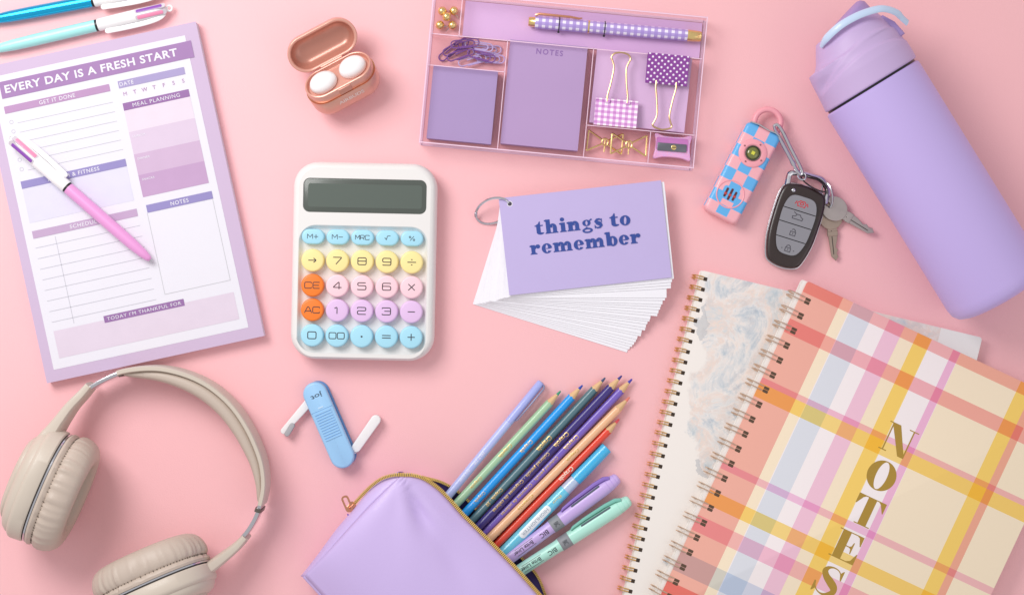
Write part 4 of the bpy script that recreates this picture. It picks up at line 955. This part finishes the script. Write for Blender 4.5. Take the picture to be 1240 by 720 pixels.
# zip: tape and teeth along the upper lip and along the lower one
zt = mat('zip_tape', '5a4588', .8, bump=.3, bs=1500); zg = mat('zip_gold', 'f8d070', .32, metal=.6)
up_path = spline([W3(*p) for p in [(426, 613.5, 40), (437, 601, 46), (450, 588, 54), (462, 579.5, 60), (473, 575.6, 64), (481, 574.4, 66)]], 6)+[p+Vector((.8, 1.4, .6)) for p in lp[3:]]
def zipper(path, nm, every=2.15, w=3.4, off=(0, 0, 0)):
    mb = MB(); mb.tube(path, 1.3, 8, flat=.6); tp_ = mb.build('zip_tape', zt, PO.o)
    mb = MB(); acc = 0; nx_ = 0
    for i in range(len(path)-1):
        a, b = path[i], path[i+1]; d = (b-a); Ls = d.length
        if Ls < 1e-6: continue
        while nx_ <= acc+Ls:
            p = a+d*((nx_-acc)/Ls); t = d.normalized(); n_ = Vector((-t.y, t.x, 0)).normalized()
            M = Matrix(((t.x, n_.x, 0, p.x), (t.y, n_.y, 0, p.y), (t.z, 0, 1, p.z+1.2), (0, 0, 0, 1)))
            mb.box(-.65, .65, -w*.45, w*.75, -.9, 1.6, M=M); nx_ += every
        acc += Ls
    mb.build('zip_teeth', zg, PO.o, kind='stuff')
zipper(up_path, 'upper')
zipper([p+Vector((.4, .6, 1)) for p in lo[8:48]], 'lower', w=2.6)
# slider and pull
mb = MB(); c = W3(425, 613, 44); M = Matrix.Translation(c) @ Matrix.Rotation(math.radians(48), 4, 'Z') @ Matrix.Rotation(math.radians(20), 4, 'Y')
mb.slab([(-5.5, -3.5), (4, -4.4), (6, -2.5), (6, 2.5), (4, 4.4), (-5.5, 3.5)], -1.5, 2.6, .8, M=M); mb.tube([(-3, 0, 2), (-1, 0, 5), (2.5, 0, 5), (4, 0, 2)], 1, 8, M=M); zs = mb.build('zip_slider', rosegold, PO.o)
mb = MB(); M = Matrix.Translation(W3(420.5, 609.5, 49)) @ Matrix.Rotation(math.radians(112), 4, 'Z') @ Matrix.Rotation(math.radians(-10), 4, 'Y')
o_ = rrect(21, 9, 4, 0, 0, 5); 
def frame(mb, o1, o2, z0, z1, M): mb.loops([[(x, y, z0) for x, y in o1], [(x, y, z1) for x, y in o1], [(x, y, z1) for x, y in o2], [(x, y, z0) for x, y in o2], [(x, y, z0) for x, y in o1]], False, False, M=M)
frame(mb, o_, rrect(15.5, 4.6, 2, .6, 0, 5), -.7, .7, M); mb.build('zip_pull', rosegold, zs)
mb = MB(); nt_ = [W3(421, 622, 44), W3(424, 628, 50), W3(428, 635, 57)]; mb.tube(nt_, [.9, 1.0, .3], 6); mb.build('zip_end_stitch', mat('violet_thread', '7a5bc0', .7), PO.o)

# ================================================================ pens and pencils in the pouch
woodm = mat('pencil_wood', 'e2ba8a', .65, bump=.2, bs=700, var=.12, vs_=200)
goldp = mat('gold_foil_print', 'd9b46a', .35, metal=.6); whp = mat('white_foil_print', 'f2ead8', .5)
def dirdeg(a, b): return math.degrees(math.atan2(-(b[1]-a[1]), b[0]-a[0]))
def along(name, label, cat, base, tip, z0, z1, ext, group=None):
    """origin at the tip end, local +x runs back into the pouch; z0 = axis height at the mouth, z1 = at the tip"""
    t = T(name, label, cat, *tip, 0, z1, z=z1, group=group)
    b = Vector(((base[0]-620)*(D-z0)/D-t.cx, (360-base[1])*(D-z0)/D-t.cy, z0-z1)); Lr = b.length
    t.o.rotation_euler = b.to_track_quat('X', 'Z').to_euler(); return t, Lr+ext
def pencil(label, base, tip, z0, z1, col, core, txt=None, txc=None, ext=75):
    t, L_ = along('colored_pencil', label, 'colored pencil', base, tip, z0, z1, ext, 'colored pencils in the pouch'); r = 5.1
    mb = MB(); n = 30; Lp = []
    mb.lathe([(0, .5), (.8, 1.1), (6.5, 1.9)], 14); mb.build('core', mat('pencil_core', core, .6, bump=.2), t.o)
    mb = MB(); Lp = [[(6.4, 1.9*math.cos(2*PI*k/n), 1.9*math.sin(2*PI*k/n)) for k in range(n)], [(20+.9*math.cos(6*PI*k/n*2), r*.99*math.cos(2*PI*k/n), r*.99*math.sin(2*PI*k/n)) for k in range(n)]]
    mb.loops(Lp); mb.build('sharpened_wood', woodm, t.o)
    mb = MB(); mb.loops([[(19.6+.9*math.cos(6*PI*k/n*2), r*math.cos(2*PI*k/n), r*math.sin(2*PI*k/n)) for k in range(n)], [(L_, r*math.cos(2*PI*k/n), r*math.sin(2*PI*k/n)) for k in range(n)]]); bd = mb.build('barrel', mat('pencil_lacquer', col, .35, coat=.35), t.o)
    for (s, x, w, h, m) in (txt or []):
        curved(bd, s, x, w, h, r+.06, m)
    return t
def curved(par, s, x, w, h, r, m, rot=0, off=0):
    """print wrapped on a barrel of radius r about the x axis"""
    mb = MB(); mb.text(s, 0, 0, w*1.15, h*1.15, 0, rot=rot, bold=.012); bm = bmesh.new(); vv = [bm.verts.new(v) for v in mb.v]
    for f in mb.f:
        try: bm.faces.new([vv[i] for i in f])
        except ValueError: pass
    bmesh.ops.triangulate(bm, faces=bm.faces[:])
    for _ in range(3): bmesh.ops.subdivide_edges(bm, edges=[e for e in bm.edges if abs(e.verts[0].co.y-e.verts[1].co.y) > 1.1], cuts=1)
    bmesh.ops.triangulate(bm, faces=bm.faces[:]); bm.verts.index_update(); r += .12
    mb.v = [tuple(v.co) for v in bm.verts]; mb.f = [tuple(v.index for v in f.verts) for f in bm.faces]; mb.m = [0]*len(mb.f); bm.free()
    mb.v = [(x+vx, r*math.sin((vy+off)/r), r*math.cos((vy+off)/r)) for vx, vy, _ in mb.v]; mb.build('lettering', m, par, smooth=False)
def felt():
    base, tip = (541.7, 601), (655.5, 462.5); t, L_ = along('felt_tip_pen', 'periwinkle felt tip pen, leftmost in the pouch', 'pen', base, tip, 15, 6, 60)
    m = mat('periwinkle_plastic', 'b4bff2', .35, coat=.4); m2 = mat('periwinkle_cap', 'a9b3ef', .35, coat=.4)
    mb = MB(); mb.lathe([(0, 3.6), (.5, 4.4), (1.2, 4.8), (62, 5.2), (62.3, 4.9)], 24); c = mb.build('cap', m2, t.o)
    mb = MB(); mb.lathe([(-.4, 3.4), (.3, 3.4)], 16); mb.build('cap_plug', mat('grey_plug', '9a9fb5', .4), c)
    mb = MB(); mb.ribbon([(1, 4.2, 3), (4, 7.2, 3), (30, 7.0, 3), (53, 6.4, 3), (56, 5.2, 3)], [3, 2, 1.8, 1.6, 1.2], 3.2); mb.build('clip', mat('grey_blue_clip', '8c8fb0', .35, metal=.3), c)
    mb = MB(); mb.lathe([(62, 4.9), (64, 5.1), (L_, 5.1)], 24); b = mb.build('barrel', m, t.o)
    curved(b, 'FELT TIP', 118, 16, 2.6, 5.14, mat('silver_foil_print', 'e8e9f4', .35)); curved(b, 'fine point', 145, 16, 2.4, 5.14, bpy.data.materials['silver_foil_print'])
felt()
BR = 'Crayola'
pencil('sage green colored pencil beside the periwinkle felt pen', (554, 608), (679, 473), 12, 6, 'a7cda6', '3f9a78', [(BR, 98, 18, 4, goldp), ('Crayola', 150, 16, 3.2, goldp)])
pencil('bright blue colored pencil between the sage and the grey teal ones', (563, 621), (705.5, 466), 14, 7, '129cf0', '2f4fb4', [(BR, 100, 17, 4, goldp), ('- Crayola -', 182, 20, 3, goldp)])
pencil('grey teal colored pencil with a dark slate tip', (570, 632), (733, 457), 12, 6, '50757f', '49597c', [(BR, 108, 20, 5, goldp), ('Crayola - 50', 196, 24, 3.4, goldp)])
pencil('dark indigo colored pencil with gold print', (577, 640), (753, 454.5), 18, 8, '35257a', '43408f', [(BR, 106, 20, 4.6, goldp), ('Colored pencils - Crayones de colores', 176, 84, 3.2, goldp)])
pencil('medium violet colored pencil with gold print and blue violet tip', (585, 646), (765.5, 458.5), 12.5, 6, '7a60c2', '4c45b0', [(BR, 106, 20, 4.6, goldp), ('Colored pencils - Crayones de colores', 178, 84, 3.0, goldp)])
pencil('peach colored pencil lying between the violet and the red ones', (592, 652), (762.5, 480.5), 18, 7, 'f3bd92', 'e88370', [(BR, 98, 17, 3.6, goldp), ('Crayola', 178, 22, 3.2, goldp)])
pencil('bright red colored pencil, shortest reaching of the row', (600, 660), (750, 507), 12.5, 6, 'ea4630', 'e25560', [(BR, 92, 19, 4.6, whp)])
def wrapflat(par, out, x, r, m, name):
    vs = [(x+a, r*math.sin(b/r), r*math.cos(b/r)) for a, b in out]; mb = MB(); n = len(out)
    # grid strip so the print follows the barrel
    x0 = min(a for a, b in out); x1 = max(a for a, b in out); y0 = min(b for a, b in out); y1 = max(b for a, b in out); L = []
    for i in range(9):
        b = y0+(y1-y0)*i/8; cut = 3*abs(2*i/8-1)**3; L.append([(x+x0+cut, r*math.sin(b/r), r*math.cos(b/r)), (x+x1-cut, r*math.sin(b/r), r*math.cos(b/r))])
    mb.loops(L, False, False, closed=False); return mb.build(name, m, par)
def hl_liquid():
    t, L_ = along('highlighter', 'slim turquoise highlighter with a clear collar below its blue cap', 'highlighter', (608, 671), (735, 541.5), 14, 8, 60, 'highlighters in the pouch')
    mb = MB(); mb.lathe([(0, 6.6), (.6, 7.4), (54, 7.8), (54.4, 7.2)], 28); mb.build('cap', mat('cyan_cap', '3fb9ec', .3, coat=.5, sss=.2), t.o)
    mb = MB(); mb.lathe([(54, 6.9), (60, 7.2), (72, 7.3)], 28); mb.build('clear_collar', mat('clear_frosted', 'b9c9e6', .2, coat=.6), t.o)
    mb = MB(); mb.lathe([(71.5, 7.4), (73, 7.7), (L_, 7.7)], 28); b = mb.build('barrel', mat('turquoise_barrel', '6bcbe8', .28, coat=.6, sss=.15), t.o)
    wrapflat(b, [(-25, -5), (25, 5)], 124, 7.8, mat('white_print_panel', 'eef3f8', .4), 'printed_panel'); curved(b, 'HIGHLIGHTER', 124, 38, 3.2, 7.9, mat('soft_grey_print', 'a8b2c0', .5))
    curved(b, 'fluo', 86, 12, 3, 7.8, mat('gold_foil_light', 'dccf9a', .4))
hl_liquid()
def hl(label, base, tip, col, dark, z0, z1, txt):
    t, L_ = along('highlighter', label, 'highlighter', base, tip, z0, z1, 55, 'highlighters in the pouch')
    m = mat('highlighter_plastic', col, .4, coat=.2); md = mat('highlighter_clip', dark, .45)
    mb = MB(); mb.lathe([(0, 3), (.8, 5.2), (2.5, 6.6), (5, 7.2), (5.4, 6.9), (5.8, 7.4), (10, 8), (10.4, 7.7), (10.8, 8.2), (16, 8.6), (16.4, 8.3), (16.8, 8.8), (22, 9.1), (50, 9.1), (86, 8.8), (86.4, 8.2)], 32); c = mb.build('cap', m, t.o, sharp=25)
    mb = MB(); mb.ribbon([(10, -7.0, 5), (16, -10.0, 5), (30, -11.2, 4.6), (60, -11.0, 4.6), (76, -10, 4.6), (80, -8.6, 4.6)], [4, 4.6, 4.2, 3.8, 3, 1.6], 5.2); mb.build('clip', md, c)
    mb = MB(); mb.slab(rrect(42, 2.4, 1.1, 46, 0, 3), 0, .5, M=Matrix.Rotation(math.radians(42), 4, 'X') @ Matrix.Translation((0, 0, 8.9))); mb.build('clip_gap_shade', mat('clip_gap_shade_dark', '4f5a66', .6), c)  # dark strip on the cap paints the shade beside the clip
    mb = MB(); mb.lathe([(86, 8.6), (87, 8.9), (99, 8.7), (100, 8.4)], 28); g = mb.build('grip_band', mat('grey_grip', '8c8f95', .5, bump=.1), t.o)
    curved(g, 'BIC', 93, 5, 5, 8.95, mat('dark_grey_print', '55585f', .5), rot=90)
    mb = MB(); mb.lathe([(100, 8.2), (104, 7.7), (L_, 7.5)], 28); b = mb.build('barrel', m, t.o)
    curved(b, 'BIC', 112, 10, 5.0, 7.66, inkd, off=1); curved(b, txt, 142, 24, 4.2, 7.66, inkd); wr = MB()
    for y in (-4, 4):
        wr.loops([[(126, 7.8*math.sin((y-.25)/7.6), 7.8*math.cos((y-.25)/7.6)), (153, 7.8*math.sin((y-.25)/7.6), 7.8*math.cos((y-.25)/7.6))], [(126, 7.8*math.sin((y+.25)/7.6), 7.8*math.cos((y+.25)/7.6)), (153, 7.8*math.sin((y+.25)/7.6), 7.8*math.cos((y+.25)/7.6))]], False, False, closed=False)
    wr.build('print_frame', inkd, b)
    for k in (-1, 0, 1):
        pass
hl('lilac highlighter with a grey grip band, in the pouch above the mint one', (618, 674), (749, 577.5), 'cbb0ea', '9072c9', 16, 9.2, 'Brite Liner')
hl('mint green highlighter with a grey grip band, lowest of the pens in the pouch', (630, 690), (763, 604.5), 'b6ecdc', '7cc4b4', 16, 9.2, 'Brite Liner')

# ================================================================ notebooks
def notebook(name, label, TLp, deg, w, h, z0, th, cover, hi, ncoil, sp_, c0, reach, inset_x, wire, r_, back_over, wirem):
    t = T(name, label, 'notebook', *TLp, deg, z0+th, z=z0)
    pm = mat('page_paper', 'f0ebe6', .8); bmn = mat('back_cover_board', 'f2eeea', .6)
    mb = MB(); mb.slab(rrect(w+back_over, h, 3, w/2-back_over/2, -h/2, 4), 0, 1.4, .3, n=1); mb.build('back_cover', bmn, t.o)
    mb = MB(); NLy = 7
    for k in range(NLy):
        z = 1.5+(th-3.2)*k/NLy; j = random.uniform(-.4, .4); mb.box(-back_over+.8+j, w-1.5+j, -h+1.2, -1.2, z, z+(th-3.2)/NLy-.12)
    mb.build('page_block', pm, t.o)
    mb = MB(); mb.slab(rrect(w, h, 3.5, w/2, -h/2, 4), 0, 1.5, .35, n=2); fc = mb.build('front_cover', cover, t.o); fc.location = (0, 0, (th-1.5)*S)
    cm = None; hm = None
    for k in range(ncoil):
        y = -c0-k*sp_
        if cm is None:
            mb = MB()
            for dy in (-wire, wire):
                cx = (inset_x-reach)/2; rx = (inset_x+reach)/2; cz = th/2; P_ = []
                for q in range(26):
                    a = 2*PI*q/26; P_.append((cx+rx*math.cos(a)*(1.0), dy+(.7 if wire < 3 else 1.2)*math.sin(a), cz+(th/2+r_)*math.sin(a)))
                mb.tube(P_, .78, 6, closed=True)
            c = mb.build('coil_loop', wirem, t.o); cm = c.data
            mb = MB(); ws_ = wire*2+2.2
            if hi: 
                for dy in (-1, 1): mb.slab(rrect(6.6, ws_/2-.2, .6, 0, dy*(ws_/4+.15), 2), 1.52, 1.6)
            else: mb.slab(rrect(4.6, ws_-.6, .6, 0, 0, 2), 1.52, 1.6)
            hh_ = mb.build('hole_shade_patch', mat('hole_shade_brown', '5a4636' if hi else '3a2c20', .8), fc); hm = hh_.data  # dark patches laid on the cover, painting the shade inside the holes
        else:
            c = bpy.data.objects.new('coil_loop', cm); C.objects.link(c); c.parent = t.o
            hh_ = bpy.data.objects.new('hole_shade_patch', hm); C.objects.link(hh_); hh_.parent = fc
        c.location = (0, y*S, 0); c.rotation_euler = (0, 0, math.radians(random.uniform(-2.5, 2.5))); hh_.location = ((inset_x-1.0)*S, y*S, 0)
    return t, fc
# marble print
mq = NT('marbled_cover_print', .6, spec=.35)
ny = mq.math('DIVIDE', mq.math('MULTIPLY', mq.y, -1), 440)
bx = lambda v: (v/100, v/100, v/100, 1)
bd_ = mq.ramp(ny, [(0, bx(8)), (.05, bx(9)), (.14, bx(14)), (.22, bx(26)), (.33, bx(18)), (.42, bx(24)), (.50, bx(44)), (.545, bx(60)), (.58, bx(100)), (.70, bx(100)), (.74, bx(42)), (.80, bx(34)), (.87, bx(60)), (1, bx(100))], 'LINEAR')
nb = mq.noise(.03, 7, .65); nb2 = mq.noise(.012, 4, .5, w=40)
xx = mq.math('ADD', mq.math('DIVIDE', mq.x, 100), mq.math('MULTIPLY', mq.math('SUBTRACT', nb, .5), .5))
msk = mq.math('MINIMUM', 1, mq.math('MAXIMUM', 0, mq.math('MULTIPLY', mq.math('SUBTRACT', xx, bd_), 22)))
edge = mq.math('MULTIPLY', mq.math('LESS_THAN', mq.math('ABSOLUTE', mq.math('SUBTRACT', xx, bd_)), .035), mq.math('GREATER_THAN', nb2, .55))
cA = mq.ramp(mq.noise(.016, 8, .68, 1.2), [(.32, lin('8f9fae')), (.41, lin('c3cbd0')), (.47, lin('ebe5df')), (.54, lin('e8d2c4')), (.60, lin('d2d6d6')), (.68, lin('a9bcc4'))], 'LINEAR')
cB = mq.ramp(mq.noise(.045, 8, .7, .6, w=90), [(.35, lin('b7c3cf')), (.5, lin('dcd9da')), (.6, lin('efdcd4')), (.7, lin('cfdada'))], 'LINEAR')
mcol = mq.mix(.38, cA, cB); ripple = mq.noise(.16, 6, .7, w=11)
mcol = mq.mix(mq.math('MULTIPLY', mq.math('GREATER_THAN', ripple, .60), .35), mcol, lin('f4efec'))
mcol = mq.mix(mq.math('GREATER_THAN', mq.x, 296), mcol, lin('eceae8')); fin = mq.mix(msk, lin('efe8e2'), mcol); fin = mq.mix(mq.math('MULTIPLY', edge, .45), fin, lin('9aa2ac')); mq.bump(mq.noise(.8, 2), .08, .0002)
mcov = mq.done(fin)
wireg = mat('gold_coil_wire', 'e2b56c', .3, metal=.85)
notebook('marbled_notebook', 'spiral notebook with a pale marbled watercolour cover, partly under the plaid one', (850, 327), -13.5, 347, 450, 0, 13, mcov, False, 33, 12.86, 9.5, 9, 7.5, 1.5, 1.2, 1.2, wireg)
# plaid print
pq = NT('pastel_plaid_print', .5, spec=.35)
X = pq.math('DIVIDE', pq.x, 400); Y = pq.math('DIVIDE', pq.math('MULTIPLY', pq.y, -1), 450)
Wt = (1, 1, 1, 1)
def stops(lst, tot):
    o = []; pos = 0
    o.append((0, Wt))
    for a, b, c in lst:
        if a <= 0: o[0] = (0, c)
        else:
            if o and abs(o[-1][0]-a/tot) < 1e-6: o[-1] = (a/tot, c)
            else: o.append((a/tot, c))
        o.append((b/tot, Wt))
    r = {}
    for p, c in o: r[round(p, 5)] = c if (round(p, 5) not in r or c != Wt) else r[round(p, 5)]
    return sorted(r.items())
sal, blu, pnk, yel, red = lin('f6bdb8'), lin('d8e4f4'), lin('f7cdea'), lin('ffe88a'), lin('f4a3ad')
rx_ = pq.ramp(X, stops([(0, 46, lin('f5c2c8')), (60, 86, lin('e2eef6')), (107, 127, lin('f8d2e6')), (145, 163, yel), (192, 201, lin('f6c4e4')), (281, 298, yel), (298, 307, sal)], 400))
ry_ = pq.ramp(Y, stops([(0, 14, lin('f7bfbf')), (49, 66, lin('f8bdc4')), (126, 133, lin('f8c8dc')), (133, 151, lin('fde48c')), (236, 245, pnk), (273, 291, lin('fde48e')), (306, 326, lin('f9cade')), (354, 378, blu), (392, 416, lin('f5a9a9'))], 450))
cream = lin('f6e4c8'); whi = lin('f6edf0')
wm = pq.math('ADD', pq.math('MULTIPLY', pq.math('GREATER_THAN', pq.x, 60), pq.math('LESS_THAN', pq.x, 128)), pq.math('MULTIPLY', pq.math('GREATER_THAN', pq.x, 163), pq.math('LESS_THAN', pq.x, 202)))
basep = pq.mix(pq.math('MULTIPLY', wm, .9), cream, whi)
plc = pq.mix(1.0, pq.mix(1.0, basep, rx_, 'MULTIPLY'), ry_, 'MULTIPLY'); pq.bump(pq.noise(.8, 2), .08, .0002)
pcov = pq.done(plc)
wireb = mat('champagne_coil_wire', 'dcbfa6', .3, metal=.85)
NB, fcov = notebook('plaid_notebook', 'pastel plaid spiral notebook lettered NOTES in gold, on top of the marbled one', (978, 340), -25.1, 357, 440, 13.6, 15, pcov, True, 22, 19.45, 22, 15, 11, 2.6, 1.6, 5.5, wireb)
# bold high-contrast serif capitals, height 1
def CAP(mb, ch, M):
    Q = lambda pts: mb.flat(pts, 0, M)
    R = lambda x0, x1, y0, y1: Q([(x0, y0), (x1, y0), (x1, y1), (x0, y1)])
    h = .035
    if ch == 'N': R(-.02, .34, 1-h, 1); R(.70, 1.04, 1-h, 1); R(-.02, .26, 0, h); R(.10, .145, 0, 1); R(.85, .895, 0, 1); Q([(.06, 1), (.37, 1), (.895, .06), (.895, 0), (.68, 0)])
    if ch == 'O': mb.band(.5, .5, .5, .52, .19, .485, M=M, n=48)
    if ch == 'T': R(.06, .98, 1-h, 1); R(.37, .67, 0, 1); R(.24, .80, 0, h); Q([(.02, 1), (.02, .64), (.05, .64), (.20, .9), (.33, 1)]); Q([(1.02, 1), (.71, 1), (.84, .9), (.99, .64), (1.02, .64)])
    if ch == 'E': R(.12, .42, 0, 1); R(0, .8, 1-h, 1); R(0, .8, 0, h); Q([(.88, 1), (.58, 1), (.74, .92), (.85, .66), (.88, .66)]); Q([(.90, 0), (.90, .38), (.87, .38), (.76, .1), (.56, 0)]); R(.42, .62, .49, .525); Q([(.66, .70), (.63, .70), (.60, .56), (.50, .51), (.60, .455), (.63, .30), (.66, .30)])
    if ch == 'S':
        P_ = spline([(.80, .70, 0), (.76, .84, 0), (.64, .955, 0), (.46, .985, 0), (.29, .92, 0), (.22, .78, 0), (.32, .63, 0), (.52, .50, 0), (.71, .36, 0), (.74, .20, 0), (.60, .06, 0), (.40, .015, 0), (.22, .07, 0), (.10, .20, 0), (.06, .34, 0)], 4)
        k = len(P_); w = []
        for i in range(k):
            f = i/(k-1); w.append(.035+.235*math.exp(-((f-.52)/.17)**2)+.07*math.exp(-((f-.34)/.07)**2)+.06*math.exp(-((f-.70)/.06)**2))
        mb.stroke([(p.x, p.y) for p in P_], w, M=M); Q([(.84, 1), (.81, 1), (.72, .88), (.80, .66), (.84, .66)]); Q([(.02, 0), (.05, 0), (.14, .12), (.06, .36), (.02, .36)])
gpr = mat('gold_foil_letters', 'b3903c', .38, metal=.45)
for ch, px, py in (('N', 1088, 533), ('O', 1067.5, 575.5), ('T', 1049.5, 619), ('E', 1027, 661.5), ('S', 1004.5, 703.5)):
    x, y = NB.l(px, py); s = 35.5; mb = MB(); CAP(mb, ch, Matrix.Translation((x-s*.5, y-s*.5, 15.05)) @ Matrix.Diagonal((s, s, 1, 1))); mb.build('gold_letter', gpr, NB.o, smooth=False)
